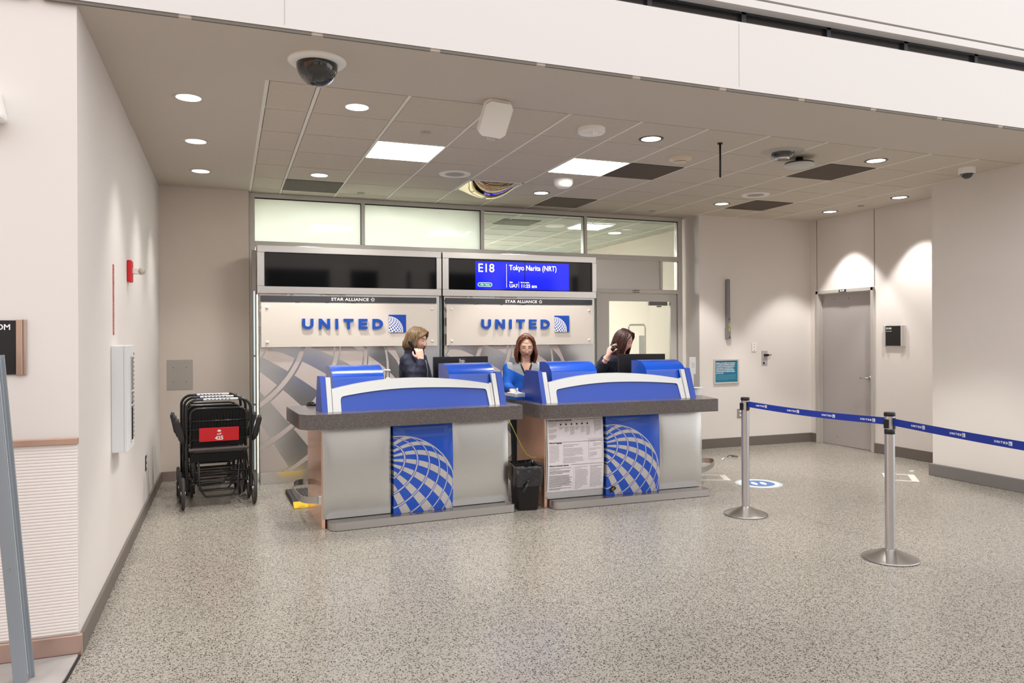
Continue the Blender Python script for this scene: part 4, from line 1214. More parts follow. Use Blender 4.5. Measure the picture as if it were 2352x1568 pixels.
for y_, z_ in ((7.98, 1.98), (7.72, 1.985), (8.19, 1.2), (7.93, .12)): v.cyl((7.727, y_, z_), (7.7225, y_, z_), .006, n=10)
v.build('screw_mark', DARKG, dr)

t = thing('room_sign', 'black room sign with silver side rails beside the grey door', 'sign', (7.68, 6.95, 1.35))
v = MB(); v.box(-.02, -.004, -.115, .115, .01, .255, .002); pl = v.build('black_plate', mat('sign_black', (30, 28, 30), .35), t)
v = MB(); v.box(-.032, 0, .115, .145, 0, .262, .006); v.build('side_rail', ALU, t)
v = MB(); v.box(-.032, 0, -.145, -.115, 0, .262, .006); v.box(-.026, 0, -.165, -.145, 0, .262, .004); v.build('side_rail', ALU, t)
v = MB(); v.add_mesh(text_mesh('E2.56B', .028, .0004, 'LEFT', .001), frame((-.021, .105, .215), (0, -1, 0), (0, 0, 1))); v.add_mesh(text_mesh('Storage Room', .014, .0004, 'LEFT', .0003), frame((-.021, .105, .185), (0, -1, 0), (0, 0, 1)))
v.build('lettering', WHITE_TX, pl)

# right back wall fittings (plane Y = 8.37)
t = thing('wall_antenna', 'tall slim grey antenna bar mounted on the right back wall', 'antenna', (6.26, 8.37, 1.45))
v = MB(); P = rounded_poly([(-.03, .14, .0), (-.022, .165, 0), (-.022, .80, .02), (.026, .80, .02), (.026, .165, 0), (.033, .14, 0), (.033, 0, .004), (-.03, 0, .004)]); v.prism(P, -.045, 0, 'y'); v.build('housing', mat('antenna_grey', (132, 130, 130), .4), t, angle=40)
v = MB(); v.cyl((.018, -.047, .02), (.018, -.044, .02), .010, n=16); v.build('socket', BLACK, t)
v = MB(); v.box(.0, .024, -.0465, -.045, .10, .155); v.box(.0, .024, -.0465, -.045, .165, .215); v.build('yellow_label', mat('label_yellow', (190, 186, 60), .5), t)
v = MB(); v.box(-.002, .026, -.0465, -.045, .255, .275); v.build('red_label', mat('label_red', (120, 70, 74), .5), t)

t = thing('notice_plaque', 'teal hazardous materials notice in a silver frame on the right back wall', 'sign', (6.245, 8.37, .85))
v = MB(); v.box(-.20, .20, -.016, 0, 0, .022, .003); v.box(-.20, .20, -.016, 0, .308, .33, .003); v.box(-.20, -.178, -.016, 0, .02, .31); v.box(.178, .20, -.016, 0, .02, .31); v.build('frame', ALU, t)
v = MB(); v.box(-.18, .18, -.010, 0, .02, .31); pl = v.build('panel', mat('teal_print', (14, 116, 150), .4), t)
v = MB()
L = ['FEDERAL LAW FORBIDS THE CARRIAGE', 'OF HAZARDOUS MATERIALS ABOARD', 'AIRCRAFT IN YOUR LUGGAGE OR ON', 'YOUR PERSON. A VIOLATION CAN', 'RESULT IN FIVE YEARS IMPRISONMENT', 'AND PENALTIES OF $250,000 OR MORE', '(49 U.S.C. 5124).']
for i, s in enumerate(L): v.add_mesh(text_mesh(s, .0185, 0, 'LEFT', .0006, .92), front(-.165, -.0105, .270 - i * .0225))
v.build('notice_text', WHITE_TX, pl)
v = MB(); para(v, -.165, .165, .118, 7, .0105, .002, .08)
for q in v.bm.verts: q.co.y -= .0107
v.build('small_text', mat('teal_small_text', (150, 200, 215), .5), pl, normals=False)

t = thing('switch_plate', 'white wall plate with three dark dots above the key switch plate', 'switch', (6.705, 8.37, 1.275))
v = MB(); v.box(-.036, .036, -.008, 0, 0, .12, .003); v.build('plate', WHITE_PL, t)
v = MB()
for z_ in (.02, .06, .10): v.cyl((0, -.0085, z_), (0, -.0095, z_), .006, n=12)
v.build('dot', DARKG, t)
t = thing('key_switch_plate', 'grey wall plate with a black latch on the right back wall', 'wall plate', (6.88, 8.37, 1.085))
v = MB(); v.box(-.05, .05, -.005, 0, 0, .20, .002); v.build('plate', mat('plate_grey', (186, 182, 182), .4), t)
v = MB(); v.box(-.012, .055, -.03, -.005, .125, .155, .003); v.tube([(.055, -.02, .14), (.085, -.02, .138), (.10, -.02, .150)], .005, 8); v.build('latch', BLACK, t)
v = MB(); v.box(-.025, -.003, -.008, -.005, .015, .045); v.build('jack', BLACK, t)
t = thing('power_outlet', 'grey power outlet low on the right back wall behind the near-left belt post', 'outlet', (6.46, 8.37, .385))
v = MB(); v.box(-.038, .038, -.007, 0, 0, .12, .003); v.build('plate', GREY_PL, t)
v = MB(); v.cyl((.012, -.0075, .035), (.012, -.009, .035), .014, n=16); v.cyl((.012, -.0075, .085), (.012, -.009, .085), .014, n=16); v.build('socket', WHITE_PL, t)

# left wall: extinguisher cabinet, letter strip, strobe, outlet
t = thing('extinguisher_cabinet', 'white wall cabinet with a narrow window on the left wall', 'cabinet', (-.665, 5.13, .80))
CABP = mat('cabinet_white', (226, 228, 230), .4)
v = MB(); v.box(0, .07, 0, .34, 0, .655, .006); v.build('body', CABP, t)
v = MB(); v.box(.07, .092, .0, .34, .0, .655, .004); dr_ = v.build('door', CABP, t)
v = MB(); v.box(.0915, .0935, .15, .27, .05, .58); v.build('window', mat('cabinet_glass', (66, 66, 66), .08, spec=.8), dr_)
v = MB(); v.box(.0935, .0955, .142, .15, .045, .585); v.box(.0935, .0955, .27, .278, .045, .585); v.box(.0935, .0955, .142, .278, .58, .588); v.box(.0935, .0955, .142, .278, .042, .05); v.box(.0935, .0955, .15, .27, .27, .278); v.box(.0935, .0955, .15, .27, .36, .368); v.build('window_rim', CABP, dr_)
v = MB()
z_ = .06
while z_ < .60: v.box(.0925, .0945, .30, .315, z_, z_ + .014); z_ += .028
v.build('louvre', DARKG, dr_)
v = MB(); v.box(.092, .10, .155, .17, .30, .345, .002); v.build('latch', STEEL_S, dr_)
t = thing('letter_strip', 'narrow vertical red lettered strip above the white wall cabinet', 'sign', (-.665, 5.25, 1.52))
v = MB(); v.box(0, .002, -.028, .028, 0, .44); st_ = v.build('strip', mat('strip_red', (186, 60, 58), .5), t)
v = MB()
for i, chx in enumerate('FIRE EXTINGUISHER'):
    if chx == ' ': continue
    v.add_mesh(text_mesh(chx, .027, 0, 'CENTER', .0006), frame((.0026, 0, .412 - i * .0245), (0, 1, 0), (0, 0, 1)))
v.build('lettering', WHITE_TX, st_)
t = thing('fire_strobe', 'red fire alarm strobe with a clear lens on the left wall', 'fire alarm', (-.665, 5.98, 1.90))
v = MB(); v.box(0, .03, -.06, .06, 0, .155, .008); v.build('housing', RED, t)
v = MB(); v.box(.03, .075, -.015, .03, .06, .10, .004); v.build('lens_mount', WHITE_PL, t)
v = MB(); v.ball((.085, .008, .08), (.028, .03, .025)); v.build('lens', mat('strobe_lens', (215, 212, 200), .08, trans=.4), t, smooth=True)
t = thing('power_outlet', 'dark power outlet low on the left wall near the back corner', 'outlet', (-.665, 7.15, .36))
v = MB(); v.box(0, .007, -.04, .04, 0, .13, .002); v.build('plate', DARKG, t)
v = MB(); v.cyl((.007, 0, .04), (.009, 0, .04), .015, n=14); v.cyl((.007, 0, .09), (.009, 0, .09), .015, n=14); v.build('socket', WHITE_PL, t)
t = thing('access_plate', 'square grey access plate with four screws on the back left wall', 'wall plate', (-.47, 8.60, .955))
v = MB(); v.box(-.125, .125, -.004, 0, 0, .315, .001); v.build('plate', mat('access_grey', (176, 170, 162), .45), t)
v = MB()
for x_ in (-.062, .062):
    for z_ in (.08, .235): v.cyl((x_, -.004, z_), (x_, -.0065, z_), .0045, n=10)
v.build('screw', DARKG, t)

# fittings on the front face of the left wall (plane Y = 4.07)
t = thing('wall_sign', 'black wall sign ending in OM with a copper side rail, cut by the left edge', 'sign', (-.915, 4.07, 1.335))
v = MB(); v.box(-.42, .0, -.012, -.002, .0, .25, .001); pl = v.build('black_plate', mat('sign_black', (30, 28, 30), .35), t)
v = MB(); v.box(.0, .026, -.02, 0, -.003, .256, .003); v.box(.026, .04, -.012, 0, -.003, .256, .003); v.build('side_rail', mat('rail_copper', (206, 180, 164), .35, .8), t)
v = MB(); v.box(-.45, -.42, -.02, 0, -.003, .256, .003); v.build('side_rail', mat('rail_copper', (206, 180, 164), .35, .8), t)
v = MB(); v.add_mesh(text_mesh('RESTROOM', .036, .0004, 'RIGHT', .0008), front(-.022, -.0125, .207)); v.build('lettering', WHITE_TX, pl)
t = thing('wall_horn', 'white rounded wall device high on the front face, cut by the left edge', 'wall device', (-1.0, 4.07, 2.50))
v = MB(); v.M = Matrix.Translation((0, -.05, .06)) @ Matrix.Rotation(math.radians(-12), 4, 'Y'); v.box(-.06, .045, -.05, .05, -.075, .075, .018); v.build('housing', WHITE_PL, t)
v = MB(); v.cyl((-.01, -.05, -.03), (-.02, -.06, -.018), .03); v.build('speaker_cone', mat('horn_grey', (140, 140, 140), .5), t)
# leaning steel upright with its floor plate
t = thing('leaning_upright', 'grey metal upright leaning at the left edge, standing on a floor plate', 'post', (-.835, 3.80, .012))
v = MB()
tilt = Matrix.Rotation(math.radians(-4.4), 4, 'Y')
v.M = tilt
v.prism(rounded_poly([(-.035, -.02, .004), (.018, -.02, .004), (.018, .03, .006), (.034, .03, 0), (.034, .042, 0), (-.035, .042, 0)], 4), 0.0, 1.42, 'z'); v.build('post', mat('post_grey', (150, 158, 166), .4, .35), t, angle=30)
v = MB(); v.M = tilt; v.box(.0185, .0205, -.012, -.008, .03, 1.40); v.build('edge_line', mat('post_edge', (205, 212, 216), .4), t)
v = MB(); v.M = tilt; v.cyl((-.01, -.021, 1.0), (-.01, -.024, 1.0), .004, n=10); v.cyl((-.01, -.021, .5), (-.01, -.024, .5), .004, n=10); v.build('rivet', STEEL_S, t)
t = thing('floor_plate', 'worn grey floor plate with a rounded corner under the leaning upright', 'floor plate', (-.95, 3.75, 0))
v = MB(); v.prism(rounded_poly([(-1.5, -.5, 0), (.18, -.5, 0), (.275, .0, .05), (.285, .285, .012), (-1.5, .285, 0)]), 0, .012, 'z'); v.build('plate', mat('worn_plate', (176, 170, 166), .6, noise_col=((7, 7, 7), .25)), t)
v = MB(); v.prism(rounded_poly([(-1.5, -.5, 0), (.19, -.5, 0), (.287, .0, .05), (.297, .292, .012), (-1.5, .292, 0)]), 0, .004, 'z'); v.build('gasket', BLACK, t)

# ================================================================ BELT BARRIER
BELT = mat('belt_blue', (8, 44, 150), .6)
def stanchion(loc, lb, rz=0.0, band=False):
    t = thing('belt_post', lb, 'belt barrier post', loc, rz, 'belt barrier posts')
    v = MB(); v.lathe([(0, 0), (.176, 0), (.179, .006), (.176, .012), (.16, .02), (.10, .042), (.05, .062), (.036, .068), (.033, .07)], 48); v.build('base', mat('base_steel', (176, 172, 168), .3, 1.0), t, smooth=False, angle=25)
    v = MB(); v.lathe([(.0318, .05), (.0318, .955), (0, .955)], 32); v.build('pole', mat('pole_steel', (205, 205, 206), .3, 1.0, bump=((4, 4, 200), .04)), t, angle=30)
    v = MB(); v.lathe([(0, .954), (.034, .954), (.036, .960), (.036, .974), (.033, .980), (0, .981)], 32); v.build('cap', BLACK, t, angle=30)
    v = MB(); v.box(-.044, -.030, -.016, .016, .875, .935, .003); v.box(.028, .038, -.014, .014, .875, .945, .003); v.box(-.012, .012, -.0365, -.028, .87, .945, .003); v.build('belt_clip', BLACK, t)
    if band:
        v = MB(); v.lathe([(.0322, .835), (.0332, .836), (.0332, .868), (.0322, .869)], 32); bd = v.build('warning_band', mat('band_black', (22, 22, 22), .35), t, smooth=True)
        v = MB()
        for i in range(5):
            a = -1.9 + i * .17
            v.box(-.004, .004, -.0008, .0008, -.002, .002)
        v.bm.free(); v = MB(); v.prism([(.021, .846), (.026, .842), (.026, .856)], -.0285, -.0265, 'y'); v.build('band_arrow', WHITE_TX, bd)
    return t
A1 = (4.045, 5.165, 0); A2 = (4.135, 3.785, 0); A3 = (3.74, 1.75, 0)
stanchion(A1, 'belt barrier post beside the right service counter, farther back', math.radians(0))
stanchion(A2, 'belt barrier post near the camera with a black band, joining two belts', math.radians(10), True)
stanchion(A3, 'belt barrier post outside the right edge of the picture that ends the nearer belt', 0)
def belt(a, b, za, zb, lb, starts, pitch):
    a = Vector((a[0], a[1], za)); b = Vector((b[0], b[1], zb))
    d = (b - a); L = d.length; d.normalize(); a = a + d * .04; b = b - d * .04; L -= .08
    t = thing('barrier_belt', lb, 'belt', tuple(a), 0, 'blue barrier belts')
    N = 24
    def P(s): return d * s + Vector((0, 0, -.012 * math.sin(PI * s / L)))
    side = Vector((d.y, -d.x, 0)).normalized()          # one side of the strap
    v = MB(); h = .0235
    rows = []
    for i in range(N + 1):
        p = P(L * i / N); o = side * .0009
        rows.append([v.v(p + o + Vector((0, 0, -h))), v.v(p - o + Vector((0, 0, -h))), v.v(p - o + Vector((0, 0, h))), v.v(p + o + Vector((0, 0, h)))])
    for A, B in zip(rows, rows[1:]):
        for k in range(4): v.face([A[k], A[(k + 1) % 4], B[(k + 1) % 4], B[k]])
    v.build('strap', BELT, t)
    # word marks on the side seen by the camera
    cam_side = side if side.dot(Vector((0, 0, 0)) - (a + b) / 2) > 0 else -side
    right = Vector((0, 0, 1)).cross(cam_side).normalized()
    sgn = 1 if right.dot(d) > 0 else -1
    s = starts
    while s < L - .1:
        base = P(s) + cam_side * .0016
        M_ = frame(tuple(base), tuple(right), (0, 0, 1))
        v = MB(); H = .0125
        for ch, ox, lw in united_word(.092, H):
            for poly in letter_polys(ch, lw, H, .0036):
                A = [v.v(M_ @ Vector((ox + p[0], p[1] - .006, 0))) for p in poly]; v.face(A)
        v.build('wordmark', WHITE_TX, t, normals=False)
        v = MB()
        A = [v.v(M_ @ Vector(p)) for p in ((.098, -.011, 0), (.122, -.011, 0), (.122, .012, 0), (.098, .012, 0))]; v.face(A)
        v.mi = 1
        for k in range(3):
            A = [v.v(M_ @ Vector(p)) for p in ((.102 + k * .0055, -.009, .0003), (.1045 + k * .0055, -.009, .0003), (.1045 + k * .003, .007 - k * .003, .0003), (.102 + k * .003, .007 - k * .003, .0003))]; v.face(A)
        v.build('logo_mark', [mat('belt_logo_white', (215, 218, 225), .6), mat('belt_logo_blue', (90, 120, 175), .6)], t, normals=False)
        s += pitch
belt(A1, A2, .925, .918, 'blue belt stretched between the two belt posts', .03 if False else .09, .34)
belt(A2, A3, .918, .918, 'blue belt running from the nearer belt post out of the right edge', .17, .33)

# ================================================================ FLOOR MARKS AND LITTER
TAPE = mat('floor_tape', (214, 210, 200), .6)
def tape_square(x, y, rz, sx, sy, lb, w=.03):
    t = thing('tape_square', lb, 'floor tape', (x, y, 0.0), rz, 'taped squares on the floor')
    v = MB()
    for q in ((-sx, sx, -sy, -sy + w), (-sx, sx, sy - w, sy), (-sx, -sx + w * 1.6, -sy + w, sy - w), (sx - w * 2.2, sx, -sy + w, sy - w)):
        v.box(q[0], q[1], q[2], q[3], .0004, .0014)
    return v.build('tape', TAPE, t)
tape_square(6.59, 5.90, math.radians(-42), .155, .205, 'white tape square on the floor near the right wall corner')
tape_square(4.72, 6.66, math.radians(-25), .22, .155, 'white tape square on the floor beside the right counter')
t = thing('floor_sticker', 'round blue and white sticker on the floor behind the farther belt post', 'floor sticker', (5.01, 6.19, 0.0), math.radians(-20))
v = MB(); v.lathe([(.23, .0005), (.23, .0012), (0, .0012)], 48); v.build('disc', mat('sticker_pale', (196, 206, 212), .5), t)
v = MB(); v.lathe([(.20, .0012), (.20, .0020), (.155, .0020), (.155, .0012)], 48); v.build('ring', mat('sticker_white', (226, 230, 232), .5), t)
v = MB(); v.lathe([(.155, .0012), (.155, .0018), (0, .0018)], 48); v.build('blue_disc', mat('sticker_blue', (84, 124, 186), .5), t)
v = MB()
for sx in (-1, 1): v.lathe([(0.0, .0028), (.034, .0028), (.034, .0018)], 24, c=(0, 0)); 
v.bm.free(); v = MB()
for sx in (-.045, .045):
    P = [(sx + .028 * math.cos(a), .07 * math.sin(a)) for a in [2 * PI * i / 24 for i in range(24)]]
    v.prism(P, .0018, .0026, 'z')
v.build('footprint', WHITE_TX, t)
t = thing('paper_scrap', 'curled white paper scrap on the floor right of the right counter', 'litter', (5.60, 7.55, 0))
v = MB(); v.grid(lambda u, w: (-.03 + .06 * u, -.012 + .025 * w + .03 * u * u, .002 + .014 * abs(math.sin(2.6 * u))), 10, 3); v.build('scrap', WHITE_TX, t, smooth=True)
t = thing('hair_clip', 'small dark clip lying on the floor right of the paper scrap', 'litter', (5.80, 7.66, 0))
v = MB(); v.tube([(-.07, 0, .008), (-.02, .03, .02), (.03, .02, .012), (.07, -.02, .006), (.02, -.03, .015), (-.02, -.01, .01)], .005, 6); v.build('clip', DARKG, t, smooth=True)
t = thing('paper_bit', 'tiny white paper bit on the floor near the right wall', 'litter', (7.0, 6.12, 0))
v = MB(); v.box(-.025, .03, -.015, .01, .0, .004); v.build('bit', WHITE_TX, t)

# ================================================================ WHEELCHAIRS (folded transport chairs, nested)
TUBE_B = mat('chair_tube_black', (18, 17, 18), .28, coat=.4)
FAB = mat('chair_fabric', (12, 12, 13), .8)
TYRE = mat('tyre_grey', (66, 62, 62), .75)
def wheelchair(label, loc, rz):
    t = thing('wheelchair', label, 'wheelchair', loc, rz, 'nested airport wheelchairs')
    W = .265
    def U(w, z0, z1, y0, y1, r=.07):
        P = [(-w, y0, z0)]
        n = 8
        for k in range(n + 1):
            a = PI - PI / 2 * k / n
            P.append((-w + r + r * math.cos(a), y1, z1 - r + r * math.sin(a)))
        for k in range(n + 1):
            a = PI / 2 - PI / 2 * k / n
            P.append((w - r + r * math.cos(a), y1, z1 - r + r * math.sin(a)))
        P.append((w, y0, z0)); return P
    v = MB()
    v.tube(U(W, .12, .955, 0, -.02, .09), .0125, 10)                       # push handle hoop
    v.tube(U(W - .035, .50, .872, .03, .02, .06), .010, 10)                # inner back hoop
    for s in (-1, 1):
        v.tube([(s * W, 0, .13), (s * W, .10, .30), (s * W, .42, .46)], .010, 8)
        v.tube([(s * (W - .04), .05, .50), (s * (W - .06), .40, .47), (s * (W - .07), .58, .20), (s * (W - .10), .66, .10)], .010, 8)
        v.tube([(s * (W - .05), .03, .50), (s * (W - .06), .03, .22), (s * .17, .30, .16)], .009, 8)
    for z_, y_ in ((.22, .04), (.30, .06)): v.tube([(-W + .04, y_, z_), (W - .04, y_, z_)], .008, 8)
    v.tube([(-W, -.01, .765), (W, -.01, .765)], .006, 8); v.tube([(-W, -.01, .69), (W, -.01, .69)], .0045, 8)
    v.tube([(-W, -.005, .60), (W, -.005, .60)], .0045, 8)
    v.build('frame', TUBE_B, t, smooth=True)
    v = MB(); v.tube([(-.17, .02, .42), (-.16, .03, .16), (-.11, .05, .085), (.11, .05, .085), (.16, .03, .16), (.17, .02, .42)], .010, 10)
    for z_ in (.14, .19, .24, .29, .34): v.tube([(-.15, .032, z_), (.15, .032, z_)], .006, 8)
    v.build('basket_frame', TUBE_B, t, smooth=True)
    v = MB(); v.box(-W + .045, W - .045, .02, .032, .54, .855, .004)
    for i in range(15): v.box(-.19 + i * .026, -.178 + i * .026, .012, .02, .66, .83)
    v.build('backrest', FAB, t)
    v = MB(); v.box(-W + .03, W - .03, .03, .40, .455, .485, .006); v.box(-W + .03, W - .03, .02, .04, .40, .47); v.build('seat', FAB, t)
    v = MB()
    n = 26
    for i in range(n): v.cyl((-.245 + .49 * i / n, -.02, .515), (-.245 + .49 * (i + .8) / n, -.02, .515), .0155, n=14)
    v.cyl((-.25, -.02, .515), (.25, -.02, .515), .012, n=14)
    v.build('grip_roll', mat('grip_brown', (92, 80, 80), .6), t)
    v = MB(); v.box(-.165, .165, -.030, -.024, .585, .705, .002); sp = v.build('number_plate', RED, t)
    v = MB(); v.add_mesh(text_mesh('425', .046, .0004, 'CENTER', .0016), front(0, -.031, .598)); v.add_mesh(text_mesh('unifi', .022, .0004, 'CENTER', .0005), front(0, -.031, .642))
    v.build('lettering', WHITE_TX, sp)
    v = MB()
    for sx in (-1, 1):
        P = [(sx * .004 - .014, .676), (sx * .004, .687), (sx * .004 + .014, .676), (sx * .004, .665)]
        v.prism(P, -.0315 - .0003 * (sx > 0), -.0305, 'y')
    v.mi = 1
    v.prism([(-.004, .676), (.0, .680), (.004, .676), (0, .672)], -.0325, -.0305, 'y')
    v.build('diamond_emblem', [WHITE_TX, RED], sp)
    v = MB(); v.box(-.13, .16, -.036, -.006, .947, .966, .006); lb_ = v.build('handle_sticker', WHITE_TX, t)
    v = MB(); v.box(-.165, -.13, -.036, -.006, .947, .966, .006)
    for k in range(7): v.box(-.10 + k * .03, -.088 + k * .03, -.0372, -.035, .952, .961)
    v.build('sticker_print', mat('sticker_navy', (60, 64, 92), .5), lb_)
    for s, y_ in ((-1, -.04), (1, -.02)):
        v = MB(); x_ = s * (W + .03)
        v.tube([(x_ + s * .045, y_, .80), (x_ + s * .048, y_, .77), (x_ + s * .03, y_ + .02, .70), (x_ + s * .012, y_ + .03, .62), (x_ - s * .01, y_ + .04, .57)], [.014, .021, .024, .026, .014], 12)
        v.build('armrest', mat('armrest_grey', (52, 50, 50), .65), t, smooth=True)
    for s in (-1, 1):
        v = MB()
        x_ = s * (W + .03); prof = []
        for k in range(28):
            a = 2 * PI * k / 28; prof.append((x_, -.005 + .125 * math.cos(a), .140 + .125 * math.sin(a)))
        v.tube(prof, .0145, 10, closed=True)
        w_ = v.build('wheel', TYRE, t, smooth=True)
        v = MB()
        for k in range(12):
            a = PI * k / 6; v.tube([(x_, -.005, .14), (x_, -.005 + .118 * math.cos(a), .14 + .118 * math.sin(a))], .0025, 5)
        v.cyl((x_ - .02, -.005, .14), (x_ + .02, -.005, .14), .018, n=14); v.build('hub', STEEL_S, w_, smooth=False)
    for s in (-1, 1):
        v = MB(); cx_, cy_ = s * .205, .48
        prof = [(cx_ + .008 * s, cy_ + .055 * math.cos(a), .067 + .055 * math.sin(a)) for a in [2 * PI * k / 22 for k in range(22)]]
        v.tube(prof, .0125, 8, closed=True); v.cyl((cx_ - .006, cy_, .067), (cx_ + .02, cy_, .067), .03, n=14)
        cs = v.build('caster', TYRE, t, smooth=True)
        v = MB(); v.tube([(cx_ + .008, cy_, .067), (cx_ + .02, cy_ - .03, .16), (cx_ + .01, cy_ - .05, .20)], .009, 8); v.tube([(cx_ - .010, cy_, .067), (cx_ - .0, cy_ - .03, .16)], .007, 8); v.build('fork', GREY_PL, cs, smooth=True)
    return t
wc = wheelchair('front wheelchair of the nested row, with the red 425 plate facing out', (-.075, 7.16, 0), math.radians(4))
copy_tree(wc, (-.112, 7.47, 0), 'second wheelchair of the nested row, between the front and the last one')
w3 = copy_tree(wc, (-.15, 7.79, 0), 'last wheelchair of the nested row, nearest the back left wall')
# ================================================================ PEOPLE
def skin_mat(name, col):
    m = mat(name, col, .5)
    b = m.node_tree.nodes['Principled BSDF']
    b.inputs['Subsurface Weight'].default_value = .12
    b.inputs['Subsurface Radius'].default_value = (.02, .008, .005)
    return m
def hair_mat(name, c0, c1):
    m = bpy.data.materials.new(name); m.use_nodes = True
    n = m.node_tree; b = n.nodes['Principled BSDF']
    t = n.nodes.new('ShaderNodeTexCoord'); mp = n.nodes.new('ShaderNodeMapping'); mp.inputs['Scale'].default_value = (150, 150, 7)
    nz = n.nodes.new('ShaderNodeTexNoise'); nz.inputs['Scale'].default_value = 1; nz.inputs['Detail'].default_value = 3
    n.links.new(t.outputs['Object'], mp.inputs[0]); n.links.new(mp.outputs[0], nz.inputs['Vector'])
    r = n.nodes.new('ShaderNodeValToRGB'); n.links.new(nz.outputs[0], r.inputs[0])
    r.color_ramp.elements[0].position = .35; r.color_ramp.elements[1].position = .68
    r.color_ramp.elements[0].color = lin(c0) + (1,); r.color_ramp.elements[1].color = lin(c1) + (1,)
    n.links.new(r.outputs[0], b.inputs['Base Color']); b.inputs['Roughness'].default_value = .42
    bp = n.nodes.new('ShaderNodeBump'); bp.inputs['Strength'].default_value = .5; bp.inputs['Distance'].default_value = .004
    n.links.new(nz.outputs[0], bp.inputs['Height']); n.links.new(bp.outputs[0], b.inputs['Normal'])
    return m
LIP = mat('lip', (204, 118, 112), .45)
BROW = mat('brow', (92, 66, 50), .7)
LASH = mat('lash', (40, 28, 24), .6)
LID = mat('eyelid', (214, 162, 142), .5)

def g(a, b): return math.exp(-(a * a + b * b))
def head_surface(d):
    x, y, z = d
    X, Y, Z = .074 * x, .096 * y, .118 * z
    if z < 0:
        t = -z
        X *= 1 - .30 * t ** 1.6
        if y > 0: Y *= 1 - .50 * t
        else: Y *= 1 - .02 * t
    if z > .1: X *= 1 + .04 * (1 - abs(z))
    if y < 0:
        k = min(1, -y * 1.6)
        Y += .010 * k * max(0, 1 - abs(X) / .05) * (1 if Z < .06 else 0.4)            # flatter face
        f = 0.0
        zz = Z
        if -.034 < zz < .03: prof = (.03 - zz) / .05
        elif zz <= -.034: prof = 1.28 * math.exp(-((zz + .034) / .006) ** 2)
        else: prof = 0
        f += .0185 * min(prof, 1.2) * math.exp(-(X / (.007 + .008 * min(max(prof, 0), 1))) ** 2)
        f += .004 * g((abs(X) - .012) / .006, (zz + .026) / .007)                       # nostril wings
        f -= .0085 * g((abs(X) - .031) / .017, (zz - .010) / .012)                        # sockets
        f += .0050 * g((abs(X) - .031) / .012, (zz - .008) / .0085)                       # lid bulge
        f += .0045 * g((abs(X) - .028) / .024, (zz - .032) / .009)                        # brow
        f += .006 * g(X / .02, (zz + .051) / .0055) + .006 * g(X / .018, (zz + .062) / .0055) - .0035 * g(X / .022, (zz + .0565) / .0022)
        f -= .004 * g(X / .02, (zz + .074) / .006)
        f += .009 * g(X / .024, (zz + .098) / .017)
        f += .005 * g((abs(X) - .042) / .02, (zz + .022) / .024)
        Y -= f * k
    return Vector((X, Y, Z))

def add_head(mb, M, look_down=True):
    """skin 0, lip 1, brow 2, lash 3, lid 4"""
    NU, NV = 150, 120
    rows = []
    for j in range(NV + 1):
        th = PI * j / NV
        if j in (0, NV): rows.append([head_surface((0, 0, math.cos(th)))]); continue
        r = []
        for i in range(NU):
            # denser towards the face (-y)
            a = 2 * PI * i / NU
            a = a + .45 * math.sin(a)
            a = a + PI / 2
            r.append(head_surface((math.sin(th) * math.cos(a), math.sin(th) * math.sin(a), math.cos(th))))
        rows.append(r)
    V = [[mb.v(M @ p) for p in r] for r in rows]
    def m_of(ps):
        c = sum(ps, Vector()) / len(ps)
        if c.y > -.03: return 0
        ax = abs(c.x)
        if ax < .021 and -.0665 < c.z < -.0475 + .002 * math.cos(ax * 160) and (ax < .021 - abs(c.z + .057) * .75): return 1
        if abs(ax - .032) < .018 and abs(c.z - (.034 + .003 * math.cos((ax - .030) * 90) - .003)) < .0028: return 2
        if abs(ax - .031) < .0145 and abs(c.z - (.0035 + 12 * (ax - .031) ** 2)) < .0016: return 3
        if abs(ax - .031) < .014 and .004 < c.z < .014: return 4
        return 0
    for j in range(NV):
        A, B = rows[j], rows[j + 1]; VA, VB = V[j], V[j + 1]
        for i in range(NU):
            k = (i + 1) % NU
            if len(A) == 1: mb.face([VA[0], VB[i], VB[k]], 0)
            elif len(B) == 1: mb.face([VA[i], VB[0], VA[k]], 0)
            else: mb.face([VA[i], VB[i], VB[k], VA[k]], m_of([A[i], B[i], B[k], A[k]]))
    old = mb.M
    mb.M = mb.M @ M
    for s in (-1, 1):
        mb.ball((s * .076, .008, -.008), (.010, .020, .031), 12, 10, Matrix.Rotation(s * .35, 3, 'Z'))
    mb.M = old

def remeshed(mb, vox, smooth_it=3):
    me = bpy.data.meshes.new('tmp'); bmesh.ops.recalc_face_normals(mb.bm, faces=mb.bm.faces); mb.bm.to_mesh(me); mb.bm.free()
    o = bpy.data.objects.new('tmp', me); S.collection.objects.link(o)
    r = o.modifiers.new('r', 'REMESH'); r.mode = 'VOXEL'; r.voxel_size = vox
    s = o.modifiers.new('s', 'SMOOTH'); s.iterations = smooth_it; s.factor = .5
    bpy.context.view_layer.update()
    dg = bpy.context.evaluated_depsgraph_get()
    out = bpy.data.meshes.new_from_object(o.evaluated_get(dg))
    bpy.data.objects.remove(o)
    return out

def limb(mb, pts, rs, n=16):
    """tapered limb with rounded ends and joints"""
    mb.tube(pts, rs, n)
    for p, r in zip(pts, rs): mb.ball(p, r * .995, n, 10)

def ring_loft(mb, rings, n=40):
    """rings: (cx, cy, z, rx, ry, yaw, power)"""
    R = []
    for cx, cy, z, rx, ry, yaw in rings:
        c, s_ = math.cos(yaw), math.sin(yaw); r = []
        for i in range(n):
            a = 2 * PI * i / n
            x = rx * math.copysign(abs(math.cos(a)) ** .85, math.cos(a)); y = ry * math.copysign(abs(math.sin(a)) ** .85, math.sin(a))
            r.append((cx + x * c - y * s_, cy + x * s_ + y * c, z))
        R.append(r)
    loft(mb, R, True, True)

